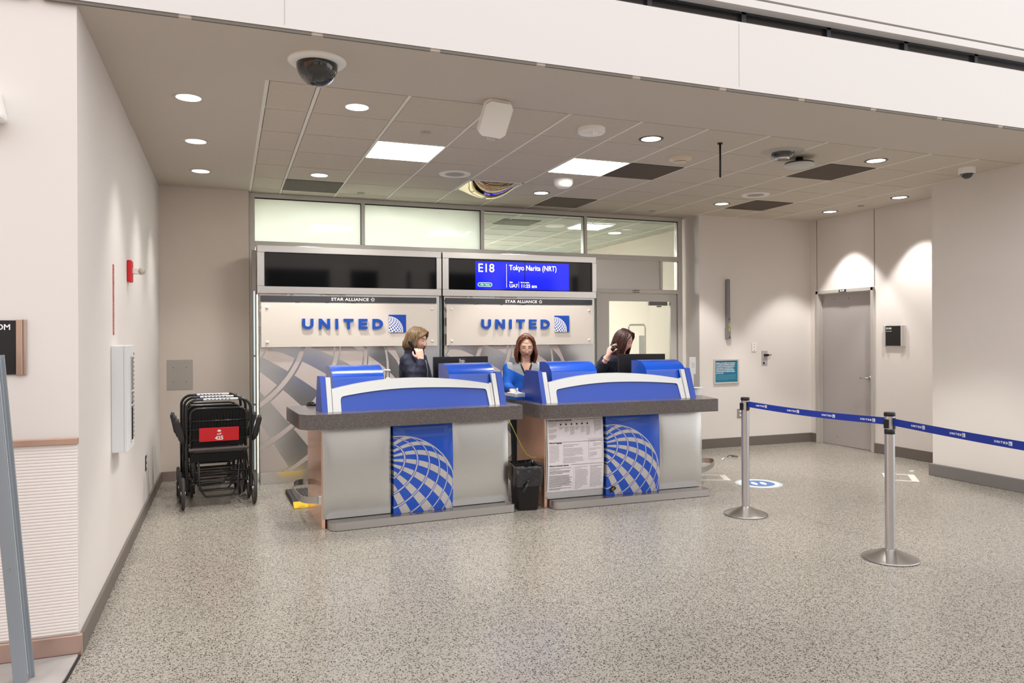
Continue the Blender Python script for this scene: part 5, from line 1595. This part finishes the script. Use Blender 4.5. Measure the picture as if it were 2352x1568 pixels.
def hand(mb, wrist, fingers_dir, palm_normal, curl, spread=.10, scale=1.0, thumb_side=1, thumb_curl=.5, curls=None):
    """palm plus five fingers; fingers_dir = pointing direction, palm_normal = where the palm faces"""
    D = Vector(fingers_dir).normalized(); N = Vector(palm_normal); N = (N - D * N.dot(D)).normalized(); X = D.cross(N) * thumb_side
    W_ = Vector(wrist)
    k = scale
    B = lambda x, d, n_: W_ + X * x * k + D * d * k + N * n_ * k
    # palm
    for x in (-.028, -.010, .010, .028):
        limb(mb, [B(x * .55, .0, 0), B(x * .85, .04, 0), B(x, .078, 0)], [.0165 * k, .0155 * k, .0115 * k], 12)
    lens = [(.034, .024, .018), (.040, .027, .020), (.037, .025, .019), (.029, .019, .016)]
    for i, x in enumerate((.030, .010, -.010, -.029)):
        cu = (curls[i] if curls else curl)
        p = B(x, .080, 0); ang = 0.15; pts = [p]
        sx = (x / .03) * spread
        for j, L in enumerate(lens[i]):
            ang += cu * (.9 if j == 0 else 1.1)
            d = (D * math.cos(ang) + N * math.sin(ang) + X * sx * (1 if j == 0 else .3)).normalized()
            p = p + d * L * k; pts.append(p)
        limb(mb, pts, [.0095 * k, .0088 * k, .0080 * k, .0068 * k], 10)
    p0 = B(.022, .018, .004); p1 = p0 + (X * .75 + D * .55 + N * .35 * thumb_curl).normalized() * .040 * k
    p2 = p1 + (X * .25 + D * .8 + N * .9 * thumb_curl).normalized() * .030 * k; p3 = p2 + (D * .9 + N * 1.2 * thumb_curl - X * .15).normalized() * .022 * k
    limb(mb, [p0, p1, p2, p3], [.014 * k, .0115 * k, .0098 * k, .0080 * k], 10)

def cap_and_locks(mb, M, locks, cap_fn, rnd):
    """close-fitting scalp shell + many hair locks"""
    NU, NV = 56, 40
    P = {}
    for j in range(NV + 1):
        for i in range(NU):
            th = PI * j / NV; a = 2 * PI * i / NU
            d = Vector((math.sin(th) * math.cos(a), math.sin(th) * math.sin(a), math.cos(th)))
            off = cap_fn(d)
            P[i, j] = (head_surface(tuple(d)), off, d)
    V = {}
    def vv(k):
        if k not in V:
            p, off, d = P[k]; V[k] = mb.v(M @ (p + d * off))
        return V[k]
    for j in range(NV):
        for i in range(NU):
            ks = [(i, j), (i, j + 1), ((i + 1) % NU, j + 1), ((i + 1) % NU, j)]
            if all(P[k][1] is not None for k in ks): mb.face([vv(k) for k in ks])
    for pts, r0, r1 in locks:
        pts = [M @ Vector(p) for p in pts]; n = len(pts)
        rs = [r0 + (r1 - r0) * (i / (n - 1)) ** 1.5 for i in range(n)]
        rs[0] *= .6
        mb.tube(pts, rs, 7)

def make_locks(rnd, part_x, length_side, length_back, front_edge, flare=0.0, inward=.02, n=120, r=.011, fringe=None, front_push=0.0, taper=.35):
    """locks falling from the parting over the skull; azimuth measured from the face (-y)"""
    out = []
    for k in range(n):
        side = 1 if k % 2 else -1
        az = front_edge + (PI - front_edge) * ((k // 2) / (n / 2 - 1)) ** .9         # from the face edge to the back
        az += rnd.uniform(-.04, .04)
        L = length_side + (length_back - length_side) * ((az - front_edge) / (PI - front_edge)) ** 1.0
        L *= rnd.uniform(.94, 1.04)
        dirx, diry = side * math.sin(az), -math.cos(az)
        lift = rnd.uniform(.006, .015)
        pts = []
        # over the skull
        start = Vector((part_x * (1 if side > 0 else 1), -.050 + .10 * (az / PI), .112))
        for t in (0.0, .25, .5, .75, 1.0):
            th = .12 + (PI * .5 - .12) * t
            p = Vector((.078 * math.sin(th) * dirx, .100 * math.sin(th) * diry, .120 * math.cos(th)))
            if t < .5: p = p.lerp(start, (1 - t * 2) * .8)
            dd = Vector((p.x, p.y, p.z)).normalized()
            if p.z > -.01 and abs(p.x) < .04 and p.y < -.06: p.y = max(p.y, -.085)
            pts.append(p + dd * lift)
        e = pts[-1]
        m = max(3, int(L / .035))
        ph = rnd.uniform(0, 6)
        for i in range(1, m + 1):
            t = i / m
            w = 1 + flare * math.sin(t * PI) - inward * 6 * t * t
            q = Vector((e.x * w, e.y * w + front_push * t * (1 if e.y < 0.03 else .3), e.z - L * t))
            q.x += .003 * math.sin(ph + t * 6); q.y += .003 * math.cos(ph + t * 5)
            pts.append(q)
        out.append((pts, r * rnd.uniform(.85, 1.15), r * taper))
    return out

def person(label, loc):
    return thing('person', label, 'person', loc)

def finish_body(mb_head, parts, skin, parent):
    """joins head and limbs into one body mesh"""
    mb = MB(); mb.bm = mb_head.bm
    for me in parts: mb.add_mesh(me, mi=0)
    return mb.build('body', [skin, LIP, BROW, LASH, LID], parent, smooth=True)

def rot_head(yaw, pitch, roll, pos, s=1.0):
    """yaw: 0 faces -Y, positive turns towards +X; pitch>0 looks down"""
    return Matrix.Translation(Vector(pos)) @ Matrix.Rotation(yaw, 4, 'Z') @ Matrix.Rotation(pitch, 4, 'X') @ Matrix.Rotation(roll, 4, 'Y') @ Matrix.Scale(s, 4)

def legs(mb, yaw, hip_w=.085, hz=.86, foot=.0, cx=0, cy=0):
    c, s_ = math.cos(yaw), math.sin(yaw)
    for sd in (-1, 1):
        x, y = cx + sd * hip_w * c, cy + sd * hip_w * s_
        limb(mb, [(x, y, hz), (x, y, .48), (x, y, .09)], [.078, .052, .034], 16)
def shoes(parent, yaw, hip_w=.085, cx=0, cy=0):
    for sd in (-1, 1):
        v = MB(); c, s_ = math.cos(yaw), math.sin(yaw)
        v.M = Matrix.Translation((cx + sd * hip_w * c, cy + sd * hip_w * s_, 0)) @ Matrix.Rotation(yaw, 4, 'Z')
        v.ball((0, -.06, .038), (.040, .115, .040), 16, 10)
        for q in v.bm.verts:
            if q.co.z < .004: q.co.z = 0
        v.box(-.034, .034, .0, .045, 0, .03, .004)
        v.build('shoe', BLACK, parent, smooth=True)
def trousers(parent, yaw, m, hip_w=.085, cx=0, cy=0, top=.92):
    v = MB(); c, s_ = math.cos(yaw), math.sin(yaw)
    ring_loft(v, [(cx, cy, .80, .165, .115, yaw), (cx, cy, .90, .168, .118, yaw), (cx, cy, top, .155, .110, yaw)])
    for sd in (-1, 1):
        x, y = cx + sd * hip_w * c, cy + sd * hip_w * s_
        limb(v, [(x, y, .84), (x, y, .48), (x, y, .07)], [.090, .072, .062], 18)
    me = remeshed(v, .013, 3)
    v = MB(); v.add_mesh(me); v.build('trousers', m, parent, smooth=True)

SK1 = skin_mat('skin_light', (236, 188, 168)); SK2 = skin_mat('skin_fair', (236, 190, 166)); SK3 = skin_mat('skin_rosy', (238, 188, 178))
NAVY = mat('navy_cloth', (24, 29, 56), .7, bump=((28, 28, 28), .6))
NAVY2 = mat('navy_knit', (22, 25, 48), .85, bump=((30, 30, 30), .45))
TROU = mat('dark_trousers', (24, 25, 34), .8)
def cloth_obj(mb, name, mats, parent, vox=.009, it=3, mfn=None, cut=None, keep_local=None):
    me = remeshed(mb, vox, it)
    v = MB()
    vs = [v.v(q.co) for q in me.vertices]
    for p in me.polygons:
        c = p.center
        if cut and cut(c): continue
        v.face([vs[i] for i in p.vertices], mfn(c) if mfn else 0)
    for q in [q for q in v.bm.verts if not q.link_faces]: v.bm.verts.remove(q)
    return v.build(name, mats, parent, smooth=True)

# ---------------------------------------------------------------- woman on the phone (left)
PX_, PY_ = 1.715, 7.24
pr = person('person in a dark navy jacket holding a black phone to the ear', (PX_, PY_, 0))
ty = math.radians(52)                       # torso faces this yaw (0 = -Y, 90 = +X)
fx, fy = math.sin(ty), -math.cos(ty); rx, ry = math.cos(ty), math.sin(ty)   # lateral axis (her left = +)
H1 = rot_head(math.radians(50), math.radians(9), 0, (.026, -.012, 1.460), 1.04)
mb = MB(); add_head(mb, H1)
b2 = MB()
limb(b2, [(.0, .0, 1.24), (.005, -.005, 1.32), (.018, -.008, 1.385)], [.056, .052, .054], 20)
ring_loft(b2, [(0, 0, .84, .15, .10, ty), (0, 0, 1.0, .125, .085, ty), (0, 0, 1.18, .145, .095, ty), (0, 0, 1.29, .15, .08, ty)])
legs(b2, ty)
body2 = remeshed(b2, .012, 3)
SH_R = Vector((-rx * .155, -ry * .155, 1.265)); SH_L = Vector((rx * .155, ry * .155, 1.265))
EL_R = Vector((-.035, -.285, 1.045)); WR_R = Vector((.018, -.232, 1.272))
EL_L = Vector((.17, .10, 1.03)); WR_L = Vector((.27, -.10, .99))
b3 = MB()
limb(b3, [EL_R, EL_R.lerp(WR_R, .6), WR_R], [.040, .032, .026], 16)
hand(b3, WR_R + Vector((-.003, .015, .015)), (-.10, .35, 1.0), (.15, .95, -.35), .62, .12, .98, thumb_side=1, thumb_curl=.25, curls=[.42, .55, .66, .74])
limb(b3, [EL_L, WR_L], [.038, .026], 16)
hand(b3, WR_L + Vector((.01, -.01, 0)), (.9, -.5, -.25), (0, 0, -1), .25, .1, .98, thumb_side=-1)
hands1 = remeshed(b3, .0042, 2)
finish_body(mb, [body2, hands1], SK1, pr)
# jacket
v = MB()
ring_loft(v, [(0, 0, .80, .185, .135, ty), (0, 0, .92, .178, .130, ty), (0, 0, 1.05, .165, .125, ty), (0, 0, 1.17, .178, .130, ty), (0, 0, 1.245, .188, .118, ty), (0, 0, 1.285, .165, .100, ty), (.004, -.002, 1.315, .10, .082, ty), (.006, -.003, 1.335, .078, .074, ty)])
limb(v, [SH_R, SH_R.lerp(EL_R, .5), EL_R], [.074, .066, .062], 20); limb(v, [EL_R, EL_R.lerp(WR_R, .5), EL_R.lerp(WR_R, .90)], [.062, .055, .048], 20)
limb(v, [SH_L, EL_L], [.072, .060], 20); limb(v, [EL_L, EL_L.lerp(WR_L, .9)], [.058, .046], 20)
# standing collar
for k in range(26):
    a = ty - PI / 2 + math.radians(42) + math.radians(276) * k / 25
    p = Vector((.008 + .086 * math.cos(a), -.004 + .080 * math.sin(a), 1.325))
    v.ball((p.x, p.y, 1.335), (.016, .016, .048), 10, 8)
jk = cloth_obj(v, 'jacket', [NAVY], pr, .009, 3)
# folds
for q in jk.data.vertices:
    n1 = noise.noise(Vector((q.co.x * 14, q.co.y * 14, q.co.z * 20))); n2 = noise.noise(q.co * 45)
    q.co += q.normal * (.0065 * n1 + .002 * n2)
v = MB()
f3 = Vector((fx, fy, 0)); r3 = Vector((rx, ry, 0))
def chest(z, off): return .128 + off - (.0 if z < 1.2 else (z - 1.2) * .28)
pts = [r3 * .03 + f3 * chest(z_, .002) + Vector((0, 0, z_)) for z_ in (.85, .95, 1.05, 1.12, 1.18, 1.23, 1.27)]
v.tube(pts, .0055, 8); v.build('zipper', mat('zip_grey', (150, 150, 152), .4, .5), jk, smooth=True)
v = MB(); pts = [r3 * .052 + f3 * chest(z_, -.004) + Vector((0, 0, z_)) for z_ in (.85, 1.0, 1.12, 1.20, 1.26, 1.315)]
v.tube(pts, .014, 8); v.build('front_placket', NAVY, jk, smooth=True)
trousers(pr, ty, TROU); shoes(pr, ty)
# bob haircut
rnd = random.Random(3)
def cap1(d):
    if d.y < -.35 and d.z < .62 and abs(d.x) < .80: return None
    if d.z < -.35: return None
    if d.y < 0 and d.z < .25 and abs(d.x) < .9 and d.y < -.25: return None
    return .016
v = MB()
L_ = make_locks(rnd, .025, .085, .105, 1.18, flare=.16, inward=.012, n=150, r=.0125, taper=.45)
for k in range(34):      # side-swept fringe
    t0 = (k % 17) / 17
    if k < 17:
        L_.append(([(.022, -.052 + .03 * t0, .120), (-.004 - .006 * t0, -.092 + .03 * t0, .100 + .006 * t0), (-.036 - .008 * t0, -.094 + .03 * t0, .070 + .010 * t0), (-.068 - .006 * t0, -.062 + .03 * t0, .044 + .01 * t0), (-.086, -.022 + .03 * t0, -.008), (-.087, .000 + .04 * t0, -.060)], .0115, .005))
    else:
        L_.append(([(.022, -.052 + .03 * t0, .120), (.044, -.084 + .03 * t0, .094), (.066, -.074 + .03 * t0, .056), (.082, -.050 + .03 * t0, .012), (.086, -.034 + .03 * t0, -.03), (.084, -.020 + .03 * t0, -.07)], .0105, .005))
cap_and_locks(v, H1, L_, cap1, rnd)
v.build('hair', hair_mat('hair_light_brown', (74, 54, 36), (150, 120, 82)), pr, smooth=True)

# handset in her hand
t = thing('telephone_handset', 'black telephone handset pressed to the ear of the person in the dark jacket', 'telephone', (PX_, PY_, 0))
E1 = H1 @ Vector((-.100, .012, -.012)); E2 = H1 @ Vector((-.088, -.058, -.092))
v = MB(); d = (E2 - E1)
v.tube([E1 - d * .15, E1, E1.lerp(E2, .25), E1.lerp(E2, .75), E2, E2 + d * .1], [.018, .028, .021, .018, .023, .012], 14)
v.build('handset', BLACK, t, smooth=True)
v = MB(); pts = []
P0, P1c, P2 = E2 + Vector((.0, -.01, -.02)), Vector((.07, -.20, 1.16)), Vector((.12, -.13, .96))
for i in range(160):
    s_ = i / 159; p = P0 * (1 - s_) ** 2 + P1c * 2 * s_ * (1 - s_) + P2 * s_ * s_
    a = i * 1.1; pts.append((p.x + .005 * math.cos(a), p.y + .005 * math.sin(a), p.z))
v.tube(pts, .0016, 5); v.build('coiled_cord', BLACK, t, smooth=True)

# ---------------------------------------------------------------- woman in the blue cardigan (middle)
PX_, PY_ = 2.905, 7.26
pr = person('person with glasses in a blue cardigan with grey shoulders, looking down', (PX_, PY_, 0))
ty = math.radians(-16)
H2 = rot_head(math.radians(-16), math.radians(13), 0, (-.010, -.045, 1.385), 1.06)
mb = MB(); add_head(mb, H2)
b2 = MB()
limb(b2, [(-.0, .0, 1.14), (-.004, -.012, 1.23), (-.008, -.028, 1.30)], [.058, .052, .053], 20)
ring_loft(b2, [(0, 0, .80, .15, .10, ty), (0, 0, .95, .125, .085, ty), (0, 0, 1.10, .148, .098, ty), (0, 0, 1.185, .155, .080, ty), (0, -.004, 1.215, .10, .066, ty)])
legs(b2, ty, hz=.80)
body2 = remeshed(b2, .010, 3)
SH_R = Vector((-.165, .03, 1.165)); SH_L = Vector((.165, -.03, 1.165))
EL_R = Vector((-.225, -.05, .975)); WR_R = Vector((-.245, -.245, .968))
EL_L = Vector((.215, -.06, .965)); WR_L = Vector((.14, -.24, .98))
b3 = MB()
limb(b3, [EL_R, WR_R], [.038, .026], 16); limb(b3, [EL_L, WR_L], [.038, .026], 16)
hand(b3, WR_R + Vector((0, -.008, -.004)), (-.05, -1, -.30), (0, -.25, -1), .34, .20, .98, thumb_side=1, thumb_curl=.5)
hand(b3, WR_L + Vector((0, -.01, 0)), (-.2, -1, -.12), (0, 0, -1), .25, .12, .98, thumb_side=-1)
hands2 = remeshed(b3, .0042, 2)
finish_body(mb, [body2, hands2], SK2, pr)
v = MB()
ring_loft(v, [(0, 0, .76, .178, .132, ty), (0, 0, .88, .168, .125, ty), (0, 0, 1.0, .160, .120, ty), (0, 0, 1.10, .178, .124, ty), (0, 0, 1.165, .188, .112, ty), (0, 0, 1.205, .160, .095, ty), (0, -.004, 1.232, .095, .078, ty)])
limb(v, [SH_R, SH_R.lerp(EL_R, .5), EL_R], [.070, .062, .056], 20); limb(v, [EL_R, EL_R.lerp(WR_R, .5), EL_R.lerp(WR_R, .93)], [.056, .050, .042], 20)
limb(v, [SH_L, EL_L], [.070, .056], 20); limb(v, [EL_L, EL_L.lerp(WR_L, .9)], [.056, .044], 20)
def loc2(c):
    q = Matrix.Rotation(-ty, 3, 'Z') @ Vector((c[0], c[1], c[2])); return q
def vneck(c, w=0.0):
    q = loc2(c); return q.y < -.02 and q.z > 1.085 - w and abs(q.x) < (q.z - 1.085 + w) * .42 + w * .3
def cardigan_material():
    m = bpy.data.materials.new('cardigan_two_tone'); m.use_nodes = True
    n = m.node_tree; b = n.nodes['Principled BSDF']; M = tree_mat_helpers(n)
    t_ = n.nodes.new('ShaderNodeTexCoord'); s_ = n.nodes.new('ShaderNodeSeparateXYZ'); n.links.new(t_.outputs['Object'], s_.inputs[0])
    x = M('ABSOLUTE', M('ADD', M('MULTIPLY', s_.outputs[0], math.cos(ty)), M('MULTIPLY', s_.outputs[1], math.sin(ty))))
    up = M('GREATER_THAN', s_.outputs[2], M('ADD', 1.100, M('MULTIPLY', M('SUBTRACT', x, .045), .5)))
    msk = M('MULTIPLY', up, M('LESS_THAN', x, .195))
    mx = n.nodes.new('ShaderNodeMix'); mx.data_type = 'RGBA'; n.links.new(msk, mx.inputs[0])
    mx.inputs[6].default_value = lin((22, 96, 200)) + (1,); mx.inputs[7].default_value = lin((158, 162, 168)) + (1,)
    n.links.new(mx.outputs[2], b.inputs['Base Color']); b.inputs['Roughness'].default_value = .85
    return m
CARD = cardigan_material(); TRIM = mat('cardigan_trim', (20, 20, 28), .7)
cd = cloth_obj(v, 'cardigan', [CARD], pr, .008, 3, None, lambda c: vneck(c))
v = MB(); R2 = Matrix.Rotation(ty, 3, 'Z')
def fy2(x_, z_):      # front surface of the cardigan
    best = -.12
    for q in cd.data.vertices:
        p = loc2(q.co)
        if p.y < 0 and abs(p.x - x_) < .014 and abs(p.z - z_) < .014: best = p.y; break
    return best
for s_ in (-1, 1):
    pts = []
    for k in range(9):
        z_ = 1.075 + .135 * k / 8; x_ = s_ * ((z_ - 1.085) * .42 + .004) if z_ > 1.085 else 0
        pts.append(R2 @ Vector((x_, fy2(x_ + s_ * .012, min(z_, 1.19)) - .001 + (.02 * max(0, (z_ - 1.18) / .03)), z_)))
    v.tube(pts, .0085, 8)
v.build('neck_trim', TRIM, cd, smooth=True)
for q in cd.data.vertices:
    q.co += q.normal * (.004 * noise.noise(q.co * 16) + .0015 * noise.noise(q.co * 50))
trousers(pr, ty, TROU, top=.86); shoes(pr, ty)
rnd = random.Random(5)
def cap2(d):
    if d.y < -.30 and d.z < .80 and abs(d.x) < .80: return None
    if d.z < -.45: return None
    if d.y < -.35 and d.z < .2: return None
    return .018
v = MB()
L_ = make_locks(rnd, .0, .150, .165, 1.08, flare=.20, inward=.008, n=160, r=.0130, taper=.4, front_push=-.01)
for k in range(40):
    s_ = -1 if k % 2 else 1; t0 = (k // 2) / 20
    L_.append(([(.004 * s_, -.04 + .03 * t0, .124), (s_ * (.036 + .006 * t0), -.070 + .03 * t0, .113), (s_ * .070, -.064 + .03 * t0, .074), (s_ * (.087 + .003 * t0), -.048 + .03 * t0, .02), (s_ * .096, -.040 + .03 * t0, -.05), (s_ * .093, -.040 + .03 * t0, -.10), (s_ * (.080 - .01 * t0), -.046 + .02 * t0, -.140)], .0105, .004))
cap_and_locks(v, H2, L_, cap2, rnd)
v.build('hair', hair_mat('hair_auburn', (54, 26, 16), (140, 76, 40)), pr, smooth=True)
v = MB(); v.M = H2
for s_ in (-1, 1):
    cx_ = s_ * .0315
    ring = []
    for k in range(24):
        a = 2 * PI * k / 24; ring.append((cx_ + .0245 * math.cos(a), -.112 + .004 * abs(math.cos(a)) + .010 * abs(cx_ + .0245 * math.cos(a)) / .06, .001 + .0205 * math.sin(a)))
    v.tube(ring, .0013, 6, closed=True)
    v.tube([(s_ * .056, -.100, .004), (s_ * .074, -.06, .005), (s_ * .080, .0, .004)], .0012, 6)
v.tube([(-.008, -.112, .0), (0, -.115, .003), (.008, -.112, .0)], .0013, 6)
v.build('glasses', mat('glasses_frame', (60, 40, 38), .3, .4), pr, smooth=True)
mouse((2.63, 6.885, ZT), .3, 'black mouse under the hand of the person in the blue cardigan')

# ---------------------------------------------------------------- woman with the raised handset (right)
PX_, PY_ = 4.02, 7.28
pr = person('person in plain dark navy with bowed head, raising a phone handset', (PX_, PY_, 0))
ty = math.radians(8)
H3 = rot_head(math.radians(38), math.radians(20), math.radians(-4), (.03, -.055, 1.440), 1.02)
mb = MB(); add_head(mb, H3)
b2 = MB()
limb(b2, [(.0, .0, 1.20), (.006, -.015, 1.29), (.016, -.035, 1.36)], [.056, .051, .052], 20)
ring_loft(b2, [(0, 0, .82, .15, .10, ty), (0, 0, .98, .125, .085, ty), (0, 0, 1.14, .148, .098, ty), (0, 0, 1.25, .155, .08, ty)])
legs(b2, ty, hz=.83)
body2 = remeshed(b2, .012, 3)
SH_R = Vector((-.165, -.01, 1.225)); SH_L = Vector((.165, .02, 1.225))
EL_R = Vector((-.315, -.085, 1.085)); WR_R = Vector((-.245, -.21, 1.285))
EL_L = Vector((.235, -.04, 1.0)); WR_L = Vector((.16, -.23, 1.0))
b3 = MB()
limb(b3, [EL_R, EL_R.lerp(WR_R, .6), WR_R], [.038, .031, .025], 16)
hand(b3, WR_R + Vector((.002, -.003, .01)), (.32, .12, 1.0), (.95, .0, -.30), .55, .16, 1.0, thumb_side=-1, thumb_curl=.8, curls=[.34, .46, .58, .66])
limb(b3, [EL_L, WR_L], [.036, .026], 16)
hand(b3, WR_L + Vector((0, -.01, 0)), (-.2, -1, -.15), (0, 0, -1), .25, .12, .98, thumb_side=-1)
hands3 = remeshed(b3, .0042, 2)
finish_body(mb, [body2, hands3], SK3, pr)
v = MB()
ring_loft(v, [(0, 0, .78, .178, .130, ty), (0, 0, .90, .168, .122, ty), (0, 0, 1.03, .158, .118, ty), (0, 0, 1.15, .176, .122, ty), (0, 0, 1.225, .184, .112, ty), (0, -.002, 1.265, .155, .095, ty), (.003, -.006, 1.295, .085, .075, ty)])
limb(v, [SH_R, SH_R.lerp(EL_R, .5), EL_R], [.070, .066, .060], 20); limb(v, [EL_R, EL_R.lerp(WR_R, .4), EL_R.lerp(WR_R, .55)], [.060, .052, .046], 20)
limb(v, [SH_L, EL_L], [.070, .056], 20); limb(v, [EL_L, EL_L.lerp(WR_L, .9)], [.056, .044], 20)
top = cloth_obj(v, 'blouse', [NAVY2], pr, .009, 3)
for q in top.data.vertices:
    q.co += q.normal * (.006 * noise.noise(q.co * 15) + .0015 * noise.noise(q.co * 50))
trousers(pr, ty, TROU, top=.88); shoes(pr, ty)
rnd = random.Random(9)
def cap3(d):
    if d.y < -.42 and d.z < .66 and abs(d.x) < .78: return None
    if d.z < -.45: return None
    if d.y < -.35 and d.z < .2: return None
    return .017
v = MB()
H3h = rot_head(math.radians(50), math.radians(6), 0, (.03, -.055, 1.440), .98)
L_ = make_locks(rnd, .0, .235, .215, .98, flare=.06, inward=.004, n=160, r=.0125, taper=.35, front_push=-.012)
for k in range(44):
    s_ = -1 if k % 2 else 1; t0 = (k // 2) / 22
    L_.append(([(.004 * s_, -.04 + .03 * t0, .124), (s_ * (.030 + .01 * t0), -.075 + .03 * t0, .110), (s_ * .066, -.074 + .03 * t0, .066), (s_ * (.082 + .003 * t0), -.060 + .03 * t0, .012), (s_ * .086, -.058 + .03 * t0, -.06), (s_ * .082, -.062 + .03 * t0, -.14), (s_ * (.074 - .01 * t0), -.062 + .02 * t0, -.215)], .0105, .004))
cap_and_locks(v, H3, L_, cap3, rnd)
v.build('hair', hair_mat('hair_dark_brown', (34, 19, 16), (88, 52, 44)), pr, smooth=True)
v = MB()
ax = (WR_R - EL_R).normalized(); a_ = ax.orthogonal().normalized(); b_v = ax.cross(a_); cc = EL_R.lerp(WR_R, .86)
v.tube([cc + (a_ * math.cos(q) + b_v * math.sin(q)) * .034 for q in [2 * PI * k / 20 for k in range(20)]], .0045, 8, closed=True)
cc = EL_R.lerp(WR_R, .93); v.tube([cc + (a_ * math.cos(q) + b_v * math.sin(q)) * .033 + ax * .006 * math.cos(q) for q in [2 * PI * k / 20 for k in range(20)]], .003, 8, closed=True)
v.build('bracelet', mat('bracelet_pearl', (238, 224, 205), .25), pr, smooth=True)
t = thing('telephone_handset', 'black telephone handset held up in the right hand of the bowed person', 'telephone', (PX_, PY_, 0))
hc = WR_R + Vector((.052, -.012, .105))
v = MB(); d = Vector((.10, .35, .93)).normalized() * .09
d = Vector((.035, .06, .03)).normalized() * .08
v.tube([hc - d * 1.15, hc - d, hc - d * .5, hc + d * .5, hc + d, hc + d * 1.15], [.013, .021, .015, .015, .021, .012], 14); v.build('handset', BLACK, t, smooth=True)
v = MB(); pts = []
P0, P1c, P2 = hc - d * .9 + Vector((0, 0, -.02)), Vector((-.21, -.26, 1.12)), Vector((-.12, -.25, 1.0))
for i in range(180):
    s_ = i / 179; p = P0 * (1 - s_) ** 2 + P1c * 2 * s_ * (1 - s_) + P2 * s_ * s_
    a = i * 1.1; pts.append((p.x + .0055 * math.cos(a), p.y + .0055 * math.sin(a), p.z))
v.tube(pts, .0017, 5); v.build('coiled_cord', BLACK, t, smooth=True)
